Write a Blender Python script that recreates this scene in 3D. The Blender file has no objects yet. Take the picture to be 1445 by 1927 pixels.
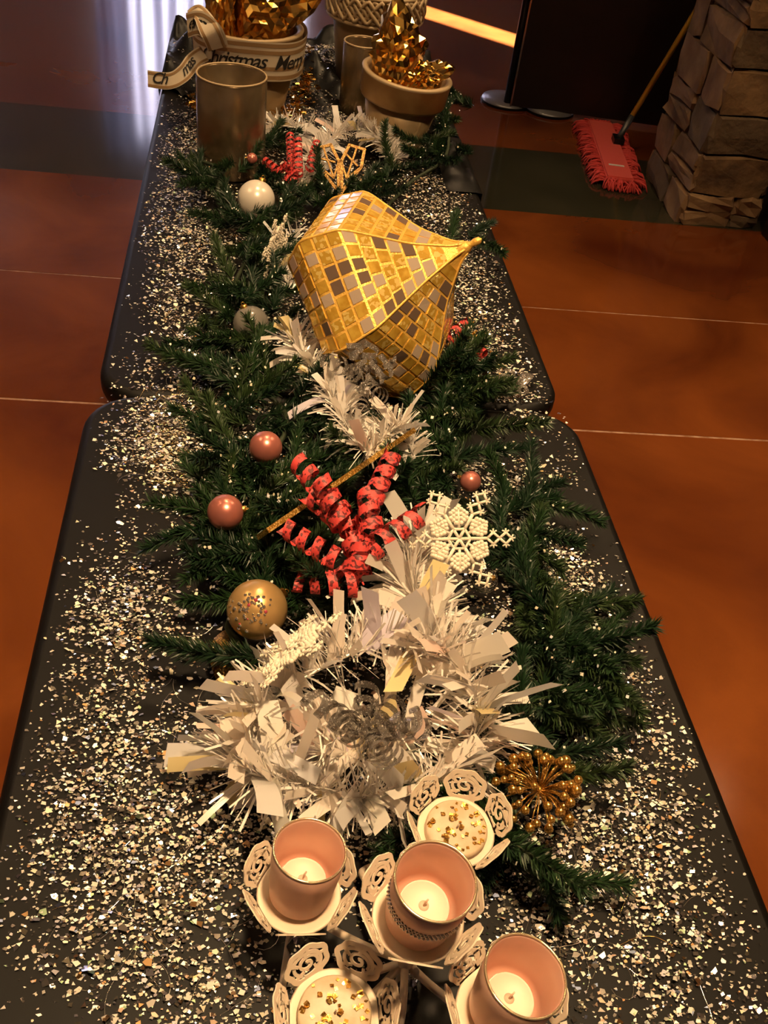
import bpy, bmesh, math, random
import numpy as np
from mathutils import Vector, Matrix, noise
random.seed(7); rng = np.random.default_rng(7)
PI = math.pi
scene = bpy.context.scene
COL = scene.collection

# ------------------------------------------------------------------ camera
FPX, CX, CY = 1800.0, 722.5, 963.5
R = np.array([[0.98910431, 0.01980759, 0.14587775],
              [-0.0948937, -0.67179696, 0.7346319],
              [0.11255151, -0.74047046, -0.66259765]])     # camera (right, down, forward) -> world
CAM = np.array([-0.14667519, -1.23068259, 1.6164629])
TZ = 0.74        # near table top
TF = 0.722       # far table top
cd = bpy.data.cameras.new('camera'); cam = bpy.data.objects.new('camera', cd); COL.objects.link(cam)
cd.sensor_fit = 'VERTICAL'; cd.sensor_height = 36.0; cd.sensor_width = 27.0
cd.lens = FPX/1927.0*36.0; cd.clip_start = 0.02; cd.clip_end = 100
M = Matrix.Identity(4)
for i in range(3):
    M[i][0] = R[i, 0]; M[i][1] = -R[i, 1]; M[i][2] = -R[i, 2]; M[i][3] = CAM[i]
cam.matrix_world = M
scene.camera = cam

def at(px, py, z):
    """point of the horizontal plane at height z seen at a pixel of the photograph"""
    r = R @ np.array([px-CX, py-CY, FPX]); t = (z-CAM[2])/r[2]
    return Vector((CAM + t*r).tolist())
def at_y(px, py, y):
    r = R @ np.array([px-CX, py-CY, FPX]); t = (y-CAM[1])/r[1]
    return Vector((CAM + t*r).tolist())
def pxm(P):
    c = R.T @ (np.array(P)-CAM); return FPX/c[2]
VIEW = lambda P: (Vector(CAM.tolist())-Vector(P)).normalized()

# ------------------------------------------------------------------ world, lights, exposure
w = bpy.data.worlds.new('world'); scene.world = w; w.use_nodes = True
bg = w.node_tree.nodes['Background']; bg.inputs[0].default_value = (0.74, 0.76, 1.0, 1); bg.inputs[1].default_value = 9.0
scene.view_settings.view_transform = 'Standard'; scene.view_settings.look = 'None'
scene.view_settings.gamma = 1.0; scene.view_settings.use_curve_mapping = False
scene.view_settings.exposure = 0.12

sd = bpy.data.lights.new('sun', 'SUN'); sd.energy = 190.0; sd.angle = 0.009; sd.color = (1.0, 0.96, 0.94)
sun = bpy.data.objects.new('sun_offscreen', sd); COL.objects.link(sun)
SUN_DIR = Vector((0.756, -0.654, -0.62)).normalized()      # direction the light travels
sun.rotation_euler = SUN_DIR.to_track_quat('-Z', 'Y').to_euler()

WARM = (1.0, 0.66, 0.34)
NL = [0]
def downlight(x, y, power, size=0.16, spot=None):
    NL[0] += 1
    ld = bpy.data.lights.new('ceiling_downlight', 'SPOT'); ld.energy = power; ld.color = WARM
    ld.shadow_soft_size = size/2; ld.spot_size = math.radians(spot or 120); ld.spot_blend = 0.8
    lo = bpy.data.objects.new('ceiling_downlight_%d_offscreen' % NL[0], ld); COL.objects.link(lo); lo.location = (x, y, 2.93)
downlight(0.12, -0.85, 290, spot=105)
downlight(0.10, 0.75, 95, spot=100)
downlight(1.45, 0.9, 95, spot=110)
downlight(-1.6, 0.6, 55, spot=120)
downlight(0.3, 2.6, 45, spot=120)
downlight(2.3, 1.4, 30, spot=120)

# ------------------------------------------------------------------ materials
def _in(b, k, v):
    if k in b.inputs: b.inputs[k].default_value = v
def mat(name, col, rough=0.5, metal=0.0, col2=None, scale=8.0, bump=0.0, bscale=60.0, spec=0.5, trans=0.0, coat=0.0, detail=4.0, ramp=(0.35, 0.65), rand=None, ior=None, alpha=1.0, coords='Object', film=0.0):
    m = bpy.data.materials.new(name); m.use_nodes = True; nt = m.node_tree; b = nt.nodes['Principled BSDF']
    _in(b, 'Roughness', rough); _in(b, 'Metallic', metal); _in(b, 'Specular IOR Level', spec); _in(b, 'Transmission Weight', trans); _in(b, 'Coat Weight', coat); _in(b, 'Alpha', alpha)
    if ior: _in(b, 'IOR', ior)
    if film: _in(b, 'Thin Film Thickness', film); _in(b, 'Thin Film IOR', 1.45)
    b.inputs['Base Color'].default_value = (*col, 1)
    tc = nt.nodes.new('ShaderNodeTexCoord')
    if col2 is not None:
        n = nt.nodes.new('ShaderNodeTexNoise'); n.inputs['Scale'].default_value = scale; n.inputs['Detail'].default_value = detail
        nt.links.new(tc.outputs[coords], n.inputs['Vector'])
        r = nt.nodes.new('ShaderNodeValToRGB'); r.color_ramp.elements[0].position = ramp[0]; r.color_ramp.elements[1].position = ramp[1]
        r.color_ramp.elements[0].color = (*col, 1); r.color_ramp.elements[1].color = (*col2, 1)
        nt.links.new(n.outputs['Fac'], r.inputs[0]); nt.links.new(r.outputs[0], b.inputs['Base Color'])
    if rand:      # list of colours picked per object
        oi = nt.nodes.new('ShaderNodeObjectInfo'); r = nt.nodes.new('ShaderNodeValToRGB'); r.color_ramp.interpolation = 'CONSTANT'
        e = r.color_ramp.elements
        e[0].color = (*rand[0], 1); e[1].position = 1.0/len(rand); e[1].color = (*rand[1], 1)
        for i in range(2, len(rand)):
            q = e.new(i/len(rand)); q.color = (*rand[i], 1)
        nt.links.new(oi.outputs['Random'], r.inputs[0]); nt.links.new(r.outputs[0], b.inputs['Base Color'])
    if bump:
        n = nt.nodes.new('ShaderNodeTexNoise'); n.inputs['Scale'].default_value = bscale; n.inputs['Detail'].default_value = 5
        nt.links.new(tc.outputs[coords], n.inputs['Vector'])
        bp = nt.nodes.new('ShaderNodeBump'); bp.inputs['Strength'].default_value = bump; bp.inputs['Distance'].default_value = 0.01
        nt.links.new(n.outputs['Fac'], bp.inputs['Height']); nt.links.new(bp.outputs[0], b.inputs['Normal'])
    return m
def glitter_mat(name, col, spark, scale=900.0, thr=0.62, rough=0.4, metal=0.5):
    """coloured surface strewn with reflective specks"""
    m = mat(name, col, rough, metal); nt = m.node_tree; b = nt.nodes['Principled BSDF']
    tc = nt.nodes.new('ShaderNodeTexCoord'); v = nt.nodes.new('ShaderNodeTexVoronoi'); v.inputs['Scale'].default_value = scale
    nt.links.new(tc.outputs['Object'], v.inputs['Vector'])
    sp = nt.nodes.new('ShaderNodeSeparateColor'); nt.links.new(v.outputs['Color'], sp.inputs[0])
    gt = nt.nodes.new('ShaderNodeMath'); gt.operation = 'GREATER_THAN'; gt.inputs[1].default_value = thr; nt.links.new(sp.outputs[0], gt.inputs[0])
    mx = nt.nodes.new('ShaderNodeMix'); mx.data_type = 'RGBA'; mx.inputs[6].default_value = (*col, 1); mx.inputs[7].default_value = (*spark, 1)
    nt.links.new(gt.outputs[0], mx.inputs[0]); nt.links.new(mx.outputs[2], b.inputs['Base Color'])
    nm = nt.nodes.new('ShaderNodeNormalMap') if False else None
    bp = nt.nodes.new('ShaderNodeBump'); bp.inputs['Strength'].default_value = 0.7; bp.inputs['Distance'].default_value = 0.002
    nt.links.new(sp.outputs[1], bp.inputs['Height']); nt.links.new(bp.outputs[0], b.inputs['Normal'])
    return m
def attr_mat(name, rough, metal, trans=0.0):
    m = mat(name, (1, 1, 1), rough, metal, trans=trans); nt = m.node_tree; b = nt.nodes['Principled BSDF']
    a = nt.nodes.new('ShaderNodeAttribute'); a.attribute_name = 'tint'
    nt.links.new(a.outputs['Color'], b.inputs['Base Color']); return m

MT = {}
MT['slab'] = mat('stained_concrete', (0.080, 0.016, 0.005), 0.1, 0, col2=(0.25, 0.068, 0.014), scale=1.7, detail=9, ramp=(0.3, 0.72), spec=0.6, coords='Generated')
MT['slab'].node_tree.nodes['Noise Texture'].inputs['Distortion'].default_value = 0.6
# object coordinates of the slabs are world metres
for l in list(MT['slab'].node_tree.links):
    if l.to_node.type == 'TEX_NOISE': MT['slab'].node_tree.links.remove(l)
_nt = MT['slab'].node_tree
_nt.links.new(_nt.nodes['Texture Coordinate'].outputs['Object'], _nt.nodes['Noise Texture'].inputs['Vector'])
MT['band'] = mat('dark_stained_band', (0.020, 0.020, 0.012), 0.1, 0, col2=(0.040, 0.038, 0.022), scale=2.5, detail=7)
MT['joint'] = mat('joint_filler', (0.50, 0.31, 0.20), 0.8, 0, col2=(0.26, 0.12, 0.06), scale=30)
MT['black_plastic'] = mat('black_plastic', (0.0034, 0.0027, 0.0022), 0.5, 0, bump=0.05, bscale=900, spec=0.22)
MT['grey_steel'] = mat('grey_steel', (0.12, 0.12, 0.12), 0.4, 0.8)
MT['wall'] = mat('cream_wall_paint', (0.55, 0.47, 0.44), 0.85, 0, col2=(0.6, 0.5, 0.46), scale=3)
MT['ceiling'] = mat('ceiling_paint', (0.35, 0.3, 0.25), 0.9)
MT['dark_wood'] = mat('dark_wood', (0.010, 0.005, 0.004), 0.45, 0, col2=(0.016, 0.008, 0.006), scale=5)
MT['stone'] = mat('sandstone', (0.24, 0.14, 0.062), 0.9, 0, col2=(0.09, 0.05, 0.026), scale=9, detail=8, bump=0.9, bscale=24, rand=None)
MT['stone2'] = mat('brown_sandstone', (0.15, 0.075, 0.036), 0.9, 0, col2=(0.27, 0.165, 0.08), scale=7, detail=8, bump=0.9, bscale=20)
MT['stone3'] = mat('grey_sandstone', (0.10, 0.065, 0.038), 0.9, 0, col2=(0.15, 0.10, 0.055), scale=11, detail=8, bump=0.9, bscale=28)
MT['mortar'] = mat('mortar', (0.10, 0.06, 0.035), 0.95, 0, bump=0.6, bscale=80)
MT['curtain'] = mat('sheer_curtain', (0.6, 0.6, 0.66), 0.9)
nt = MT['curtain'].node_tree; tl = nt.nodes.new('ShaderNodeBsdfTranslucent'); tl.inputs[0].default_value = (0.15, 0.147, 0.19, 1)
ms = nt.nodes.new('ShaderNodeMixShader'); ms.inputs[0].default_value = 0.7
nt.links.new(nt.nodes['Principled BSDF'].outputs[0], ms.inputs[1]); nt.links.new(tl.outputs[0], ms.inputs[2]); nt.links.new(ms.outputs[0], nt.nodes['Material Output'].inputs[0])
MT['needle'] = mat('pine_needle', (0.012, 0.045, 0.014), 0.45, 0, rand=[(0.009, 0.030, 0.010), (0.014, 0.040, 0.011), (0.007, 0.024, 0.009), (0.024, 0.048, 0.013)])
MT['twig'] = mat('green_wire_twig', (0.02, 0.03, 0.012), 0.7)
FILM = [(0.86, 0.82, 0.76), (0.80, 0.78, 0.76), (0.9, 0.86, 0.78), (0.84, 0.82, 0.80), (0.88, 0.80, 0.72), (0.82, 0.81, 0.82), (0.92, 0.70, 0.62), (0.86, 0.83, 0.76), (0.9, 0.76, 0.40), (0.84, 0.80, 0.75), (0.88, 0.84, 0.80), (0.80, 0.74, 0.86)]
MT['film'] = mat('iridescent_white_film', (0.85, 0.82, 0.78), 0.28, 0.0, rand=FILM, spec=0.8)
nt = MT['film'].node_tree; tl = nt.nodes.new('ShaderNodeBsdfTranslucent'); ms = nt.nodes.new('ShaderNodeMixShader'); ms.inputs[0].default_value = 0.35
nt.links.new([l.from_socket for l in nt.links if l.to_socket == nt.nodes['Principled BSDF'].inputs['Base Color']][0], tl.inputs[0])
nt.links.new(nt.nodes['Principled BSDF'].outputs[0], ms.inputs[1]); nt.links.new(tl.outputs[0], ms.inputs[2]); nt.links.new(ms.outputs[0], nt.nodes['Material Output'].inputs[0])
MT['thin_film'] = mat('silvery_film_strand', (0.88, 0.84, 0.79), 0.25, 0.15)
MT['flake'] = attr_mat('iridescent_flake', 0.3, 0.15)
MT['flake_shiny'] = attr_mat('mirror_flake', 0.16, 0.95)
MT['hair'] = attr_mat('angel_hair', 0.25, 0.8)
MT['red'] = glitter_mat('coral_red_glitter_ribbon', (0.60, 0.055, 0.05), (0.13, 0.012, 0.014), scale=330, thr=0.66, rough=0.5, metal=0.05)
MT['silver_clear'] = glitter_mat('clear_silver_glitter', (0.30, 0.27, 0.24), (1.0, 0.95, 0.9), scale=900, thr=0.9, rough=0.2, metal=0.6)
nt = MT['silver_clear'].node_tree; tr = nt.nodes.new('ShaderNodeBsdfTransparent'); tr.inputs[0].default_value = (0.92, 0.9, 0.88, 1)
ms = nt.nodes.new('ShaderNodeMixShader'); ms.inputs[0].default_value = 0.15
nt.links.new(nt.nodes['Principled BSDF'].outputs[0], ms.inputs[1]); nt.links.new(tr.outputs[0], ms.inputs[2]); nt.links.new(ms.outputs[0], nt.nodes['Material Output'].inputs[0])
MT['pink_ball'] = mat('rose_gold_satin', (0.55, 0.19, 0.15), 0.3, 0.6)
MT['gold_ball'] = mat('champagne_gold_satin', (0.66, 0.42, 0.17), 0.32, 0.65)
MT['pearl'] = mat('pearl_white', (0.72, 0.66, 0.58), 0.28, 0.15)
MT['smoke_pearl'] = mat('smoky_translucent_glass', (0.30, 0.28, 0.25), 0.2, 0.1, trans=0.4)
MT['clear'] = mat('clear_glass', (0.95, 0.93, 0.9), 0.03, 0, trans=1.0, ior=1.3)
MT['gold'] = mat('gold_metal', (0.62, 0.36, 0.09), 0.3, 0.95)
MT['gold_glit'] = glitter_mat('gold_glitter', (0.42, 0.21, 0.035), (0.95, 0.62, 0.2), scale=800, thr=0.7, rough=0.3, metal=0.85)
MT['gold_star'] = glitter_mat('antique_gold_glitter', (0.20, 0.10, 0.022), (0.5, 0.3, 0.08), scale=700, thr=0.75, rough=0.4, metal=0.6)
MT['grout'] = mat('gold_grout', (0.78, 0.46, 0.09), 0.38, 0.35, bump=0.2, bscale=300)
MT['tile_gold'] = glitter_mat('gold_glass_tile', (0.70, 0.42, 0.06), (0.95, 0.68, 0.2), scale=200, thr=0.6, rough=0.15, metal=0.5)
MT['tile_brown'] = mat('smoky_mirror_tile', (0.30, 0.20, 0.14), 0.1, 0.6)
MT['tile_amber'] = mat('amber_glass_tile', (0.52, 0.28, 0.03), 0.14, 0.4, col2=(0.75, 0.48, 0.08), scale=60)
MT['tile_pale'] = mat('pale_mirror_tile', (0.66, 0.52, 0.40), 0.1, 0.5)
MT['foil'] = mat('gold_foil', (0.86, 0.52, 0.13), 0.17, 1.0)
MT['pot'] = mat('gold_washed_clay', (0.30, 0.185, 0.08), 0.5, 0.3, col2=(0.42, 0.31, 0.17), scale=14, detail=6)
MT['pot_rim'] = mat('gold_painted_rim', (0.24, 0.13, 0.045), 0.38, 0.5, col2=(0.32, 0.19, 0.07), scale=20)
MT['pot_lip'] = mat('cream_gold_lip', (0.45, 0.33, 0.19), 0.5, 0.2)
MT['smoke_glass'] = mat('mercury_glass', (0.20, 0.135, 0.07), 0.25, 0.75, col2=(0.36, 0.27, 0.16), scale=12, detail=8)
MT['ribbon'] = mat('cream_ribbon', (0.62, 0.52, 0.38), 0.6)
MT['ribbon_stripe'] = mat('tan_ribbon_stripe', (0.33, 0.20, 0.09), 0.5, 0.2)
MT['ink'] = mat('black_print', (0.012, 0.01, 0.01), 0.6)
MT['satin'] = mat('black_satin', (0.006, 0.006, 0.006), 0.42, 0.0, spec=0.35)
MT['white_metal'] = mat('cream_white_enamel', (0.74, 0.62, 0.48), 0.45)
MT['rose_cup'] = mat('rose_gold_frosted_glass', (0.68, 0.40, 0.30), 0.36, 0.3, col2=(0.72, 0.45, 0.34), scale=25)
MT['cup_rim'] = mat('pale_gold_rim', (0.85, 0.66, 0.42), 0.2, 0.8)
MT['wax'] = mat('cream_wax', (0.86, 0.70, 0.56), 0.5)
MT['dull_wax'] = mat('ivory_wax', (0.62, 0.50, 0.36), 0.35, 0, col2=(0.5, 0.38, 0.24), scale=60)
MT['wick'] = mat('waxed_wick', (0.6, 0.46, 0.34), 0.6)
MT['rhine'] = mat('rhinestone', (0.75, 0.68, 0.6), 0.08, 0.9)
MT['pink_gem'] = mat('pink_gem', (0.5, 0.08, 0.12), 0.1, 0.3)
MT['snow'] = mat('white_glitter_plastic', (0.82, 0.74, 0.60), 0.5, 0, bump=0.3, bscale=900)
MT['crystal'] = mat('crystal', (0.96, 0.96, 0.94), 0.0, 0, trans=1.0, ior=1.5)
MT['mop_red'] = mat('coral_mop_yarn', (0.62, 0.055, 0.05), 0.85, 0, rand=None)
MT['mop_pad'] = mat('coral_mop_cloth', (0.72, 0.10, 0.08), 0.8)
MT['yellow'] = mat('yellow_handle', (0.62, 0.34, 0.03), 0.4)
MT['dark_metal'] = mat('dark_metal', (0.03, 0.03, 0.035), 0.3, 0.8)
MT['base_grey'] = mat('grey_base_plate', (0.22, 0.22, 0.23), 0.35, 0.5)
MT['chrome'] = mat('chrome_strip', (0.6, 0.6, 0.65), 0.15, 1.0)
MT['white_tag'] = mat('white_tag', (0.8, 0.78, 0.74), 0.6)

# ------------------------------------------------------------------ mesh helpers
class MB:
    def __init__(s): s.v = []; s.f = []; s.mi = []
    def add(s, vs, fs, mi=0):
        o = len(s.v); s.v += [tuple(p) for p in vs]; s.f += [tuple(i+o for i in f) for f in fs]; s.mi += [mi]*len(fs); return s
    def box(s, c, d, rot=None, mi=0):
        c = Vector(c); vs = []
        for z in (-1, 1):
            for x, y in ((-1, -1), (1, -1), (1, 1), (-1, 1)):
                p = Vector((x*d[0]/2, y*d[1]/2, z*d[2]/2))
                if rot is not None: p = rot @ p
                vs.append(c+p)
        return s.add(vs, [(3, 2, 1, 0), (4, 5, 6, 7), (0, 1, 5, 4), (1, 2, 6, 5), (2, 3, 7, 6), (3, 0, 4, 7)], mi)
    def tube(s, pts, r, n=8, cap=True, mi=0, closed=False):
        pts = [Vector(p) for p in pts]; k = len(pts); rs = r if isinstance(r, (list, tuple)) else [r]*k
        vs = []; fs = []; ref = None
        for i, p in enumerate(pts):
            t = (pts[(i+1) % k]-pts[i-1]) if closed else (pts[min(i+1, k-1)]-pts[max(i-1, 0)])
            t = t.normalized() if t.length > 1e-9 else Vector((0, 0, 1))
            if ref is None: ref = t.orthogonal().normalized()
            u = (ref-t*ref.dot(t)); u = u.normalized() if u.length > 1e-6 else t.orthogonal().normalized(); ref = u; v = t.cross(u)
            for j in range(n):
                a = 2*PI*j/n; vs.append(p+(u*math.cos(a)+v*math.sin(a))*rs[i])
        for i in range(k if closed else k-1):
            for j in range(n):
                a = i*n+j; b = i*n+(j+1) % n; i2 = (i+1) % k
                fs.append((a, b, i2*n+(j+1) % n, i2*n+j))
        if cap and not closed: fs += [tuple(reversed(range(n))), tuple(range((k-1)*n, k*n))]
        return s.add(vs, fs, mi)
    def lathe(s, prof, n=40, mi=0, mat4=None):
        vs = []; fs = []; k = len(prof)
        for r, z in prof:
            for j in range(n):
                a = 2*PI*j/n; p = Vector((r*math.cos(a), r*math.sin(a), z)); vs.append(mat4 @ p if mat4 else p)
        for i in range(k-1):
            for j in range(n):
                fs.append((i*n+j, i*n+(j+1) % n, (i+1)*n+(j+1) % n, (i+1)*n+j))
        return s.add(vs, fs, mi)
    def ball(s, c, r, n=10, m=6, mi=0):
        c = Vector(c)
        return s.lathe([(max(1e-5, r*math.sin(PI*i/m)), -r*math.cos(PI*i/m)) for i in range(m+1)], n, mi, Matrix.Translation(c))
    def mesh(s, name, mats, smooth=True):
        me = bpy.data.meshes.new(name); me.from_pydata(s.v, [], s.f)
        for m in (mats if isinstance(mats, (list, tuple)) else [mats]): me.materials.append(MT[m])
        if len(set(s.mi)) > 1: me.polygons.foreach_set('material_index', s.mi)
        if smooth: me.polygons.foreach_set('use_smooth', [True]*len(me.polygons))
        me.update(); return me
    def obj(s, name, mats, parent=None, smooth=True, sharp=None):
        me = s.mesh(name, mats, smooth)
        if sharp:
            b = bmesh.new(); b.from_mesh(me)
            for e in b.edges:
                if len(e.link_faces) == 2 and e.calc_face_angle(0) > math.radians(sharp): e.smooth = False
            b.to_mesh(me); b.free()
        return link(name, me, parent)
def link(name, me, parent=None, mw=None):
    o = bpy.data.objects.new(name, me); COL.objects.link(o)
    if parent: o.parent = parent
    if mw is not None: o.matrix_local = mw
    return o
def tag(o, label, cat=None, group=None, kind=None):
    if label: o['label'] = label
    if cat: o['category'] = cat
    if group: o['group'] = group
    if kind: o['kind'] = kind
    return o
def thing(name, label, cat, loc=(0, 0, 0), rot=None, group=None):
    o = bpy.data.objects.new(name, None); COL.objects.link(o); o.empty_display_size = 0.05
    m = Matrix.Translation(Vector(loc))
    if rot is not None: m = m @ rot.to_4x4()
    o.matrix_world = m
    return tag(o, label, cat, group)
def copy_tree(o, parent=None):
    c = o.copy(); COL.objects.link(c)
    if parent: c.parent = parent; c.matrix_local = o.matrix_local.copy()
    for ch in o.children: copy_tree(ch, c)
    return c
def frame(x, y=None, z=None):
    """rotation whose z axis is given; x as near as possible to the given x"""
    z = Vector(z).normalized(); x = Vector(x); x = (x-z*x.dot(z)).normalized(); y = z.cross(x)
    return Matrix((x, y, z)).transposed()
def spline(pts, n=8):
    pts = [Vector(p) for p in pts]; out = []
    for i in range(len(pts)-1):
        p0 = pts[max(i-1, 0)]; p1 = pts[i]; p2 = pts[i+1]; p3 = pts[min(i+2, len(pts)-1)]
        for k in range(n):
            t = k/n
            out.append(0.5*((2*p1)+(p2-p0)*t+(2*p0-5*p1+4*p2-p3)*t*t+(3*p1-p0-3*p2+p3)*t**3))
    out.append(pts[-1]); return out
def struct(o): o['kind'] = 'structure'; return o

# ================================================================== THE SETTING
fl = struct(MB().box((0.4, 2.4, -0.0512), (9.2, 13.6, 0.1)).obj('floor', 'joint', smooth=False))
TILT = math.atan(-0.035)
def slab(y0, y1, m, gap0, gap1):
    b = MB().box((0.4, (y0+y1)/2+(gap0-gap1)/2, -0.004), (9.0, y1-y0-gap0-gap1, 0.008))
    o = b.obj('slab', m, fl, smooth=False); o.rotation_euler = (0, 0, TILT); return o
slab(-4.0, 0.965, 'slab', 0, 0.0045); slab(0.965, 1.665, 'slab', 0.0045, 0.0035); slab(1.665, 2.44, 'slab', 0.0035, 0.0)
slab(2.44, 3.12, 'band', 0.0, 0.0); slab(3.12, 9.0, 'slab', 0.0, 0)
WALL_Y = 9.0
def wallbox(name, c, d, m='wall'): return struct(MB().box(c, d).obj(name, m, smooth=False))
# the low sun lays a bright streak on the floor through a narrow slit window in the back wall
A = at(800, 22, 0); B = at(968, 76, 0)
sd2 = (B-A); sd2.z = 0; sd2.normalize()
SLOPE = 0.36
SUN_DIR = Vector((sd2.x, sd2.y, -SLOPE)).normalized()
sun.rotation_euler = SUN_DIR.to_track_quat('-Z', 'Y').to_euler()
tt = (WALL_Y-A.y)/sd2.y; SLX = A.x+tt*sd2.x; SLW = 0.5
WX0, WX1, WZ0, WZ1 = -1.6, 0.35, 0.12, 2.5
X0, X1 = SLX-SLW/2, SLX+SLW/2
b = MB()
for xa, xb, za, zb in ((-4.1, X0, 0, 3), (X0, X1, 0, 0.5), (X0, X1, 2.75, 3), (X1, WX0, 0, 3), (WX0, WX1, WZ1, 3), (WX0, WX1, 0, WZ0), (WX1, 4.9, 0, 3)):
    b.box(((xa+xb)/2, WALL_Y, (za+zb)/2), (xb-xa, 0.14, zb-za))
struct(b.obj('wall_back', 'wall', smooth=False))
wallbox('wall_front', (0.4, -4.1, 1.5), (9.0, 0.14, 3.0)); wallbox('wall_left', (-4.1, 2.45, 1.5), (0.14, 13.1, 3.0))
wallbox('wall_right', (4.9, 2.45, 1.5), (0.14, 13.1, 3.0))
struct(MB().box((0.4, 2.45, 3.05), (9.2, 13.4, 0.1)).obj('ceiling', 'ceiling', smooth=False))
wf = MB()
for x in (WX0+0.03, WX1-0.03, (WX0+WX1)/2): wf.box((x, WALL_Y, (WZ0+WZ1)/2), (0.06, 0.08, WZ1-WZ0))
for z in (WZ0+0.03, WZ1-0.03): wf.box(((WX0+WX1)/2, WALL_Y, z), (WX1-WX0, 0.08, 0.06))
win = struct(wf.obj('window_1', 'wall', smooth=False))
# sheer curtains hanging in folds inside the window
def curtain(x0, x1, lab):
    n = 90; b = MB(); vs = []; fs = []
    for k in range(n+1):
        x = x0+(x1-x0)*k/n
        for j in range(9):
            z = 0.06+2.5*j/8; a = 0.045*math.sin(x*38+0.6*math.sin(x*7))*(1-0.25*j/8)+0.02*math.sin(x*91+j*0.3)
            vs.append((x+0.01*math.sin(j+x*20), WALL_Y-0.2+a, z))
    for k in range(n):
        for j in range(8): fs.append((k*9+j, (k+1)*9+j, (k+1)*9+j+1, k*9+j+1))
    b.add(vs, fs); o = b.obj('sheer_curtain', 'curtain'); return tag(o, lab, 'curtain', 'sheer curtains at the window')
curtain(-1.62, -0.62, 'white sheer curtain in folds at the daylit window, next the slit window')
curtain(-0.62, 0.38, 'white sheer curtain in folds at the daylit window, away from the slit window')
rod = MB().tube([(-1.75, WALL_Y-0.2, 2.6), (0.5, WALL_Y-0.2, 2.6)], 0.014); tag(rod.obj('curtain_rod', 'dark_metal'), 'dark curtain rod above the sheer curtains', 'rod')
# dark low wall beside the stone column
cr = at(1275, 422, 0)
struct(MB().box((2.02, 1.3, 0.6), (0.08, 2.1, 1.2)).obj('trim_1', 'dark_wood', smooth=False))
struct(MB().box((3.41, 2.52, 1.495), (2.82, 0.1, 2.99)).obj('wall_side', 'dark_wood', smooth=False))

# stone column
COLX0, COLY0, COLX1, COLY1 = 1.63, 2.40, 1.97, 2.90
col = struct(MB().box(((COLX0+COLX1)/2, (COLY0+COLY1)/2, 1.5), (COLX1-COLX0-0.05, COLY1-COLY0-0.05, 2.995)).obj('wall_column', 'mortar', smooth=False))
def stone(x0, x1, y0, y1, z0, z1):
    if z1-z0 > 0.1 and random.random() < 0.4:
        zm = z0+(z1-z0)*random.uniform(0.35, 0.65); stone(x0, x1, y0, y1, z0, zm-0.003)
        q = random.uniform(-0.006, 0.006); z0 = zm+0.003
    b = bmesh.new(); bmesh.ops.create_cube(b, size=1)
    bmesh.ops.subdivide_edges(b, edges=b.edges[:], cuts=1, use_grid_fill=True)
    for v in b.verts:
        p = v.co; out = sum(1 for c in p if abs(c) > 0.4)
        k = 0.93 if out >= 2 else 1.0
        if out == 3: k = 0.86
        v.co = Vector((x0+(x1-x0)*(p.x*k+0.5), y0+(y1-y0)*(p.y*k+0.5), z0+(z1-z0)*(p.z*(k if out < 3 else 0.95)+0.5)))
        v.co += Vector([random.uniform(-1, 1)*0.010 for _ in range(3)])
    me = bpy.data.meshes.new('stone'); b.to_mesh(me); b.free()
    me.materials.append(MT[random.choice(['stone', 'stone', 'stone2', 'stone3'])])
    me.polygons.foreach_set('use_smooth', [False]*len(me.polygons)); return link('stone', me, col)
z = 0.0
while z < 2.9:
    h = random.uniform(0.11, 0.19) if z > 0.01 else 0.13
    for face in range(4):
        L = (COLX1-COLX0) if face in (0, 2) else (COLY1-COLY0)
        s = 0; d = random.uniform(0.03, 0.055)
        cuts = [0]
        while cuts[-1] < L-0.2: cuts.append(cuts[-1]+random.uniform(0.18, 0.4))
        if L-cuts[-1] < 0.08 and len(cuts) > 1: cuts.pop()
        cuts.append(L)
        for a, b_ in zip(cuts[:-1], cuts[1:]):
            pr = random.uniform(-0.004, 0.014); hh = h-0.006
            a2, b2 = a+0.003, b_-0.003
            if face == 0: stone(COLX0+a2, COLX0+b2, COLY0-pr, COLY0+0.03, z, z+hh)
            elif face == 2: stone(COLX0+a2, COLX0+b2, COLY1-0.03, COLY1+pr, z, z+hh)
            elif face == 1: stone(COLX0-pr, COLX0+0.03, COLY0+a2, COLY0+b2, z, z+hh)
            else: stone(COLX1-0.03, COLX1+pr, COLY0+a2, COLY0+b2, z, z+hh)
    z += h

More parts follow.
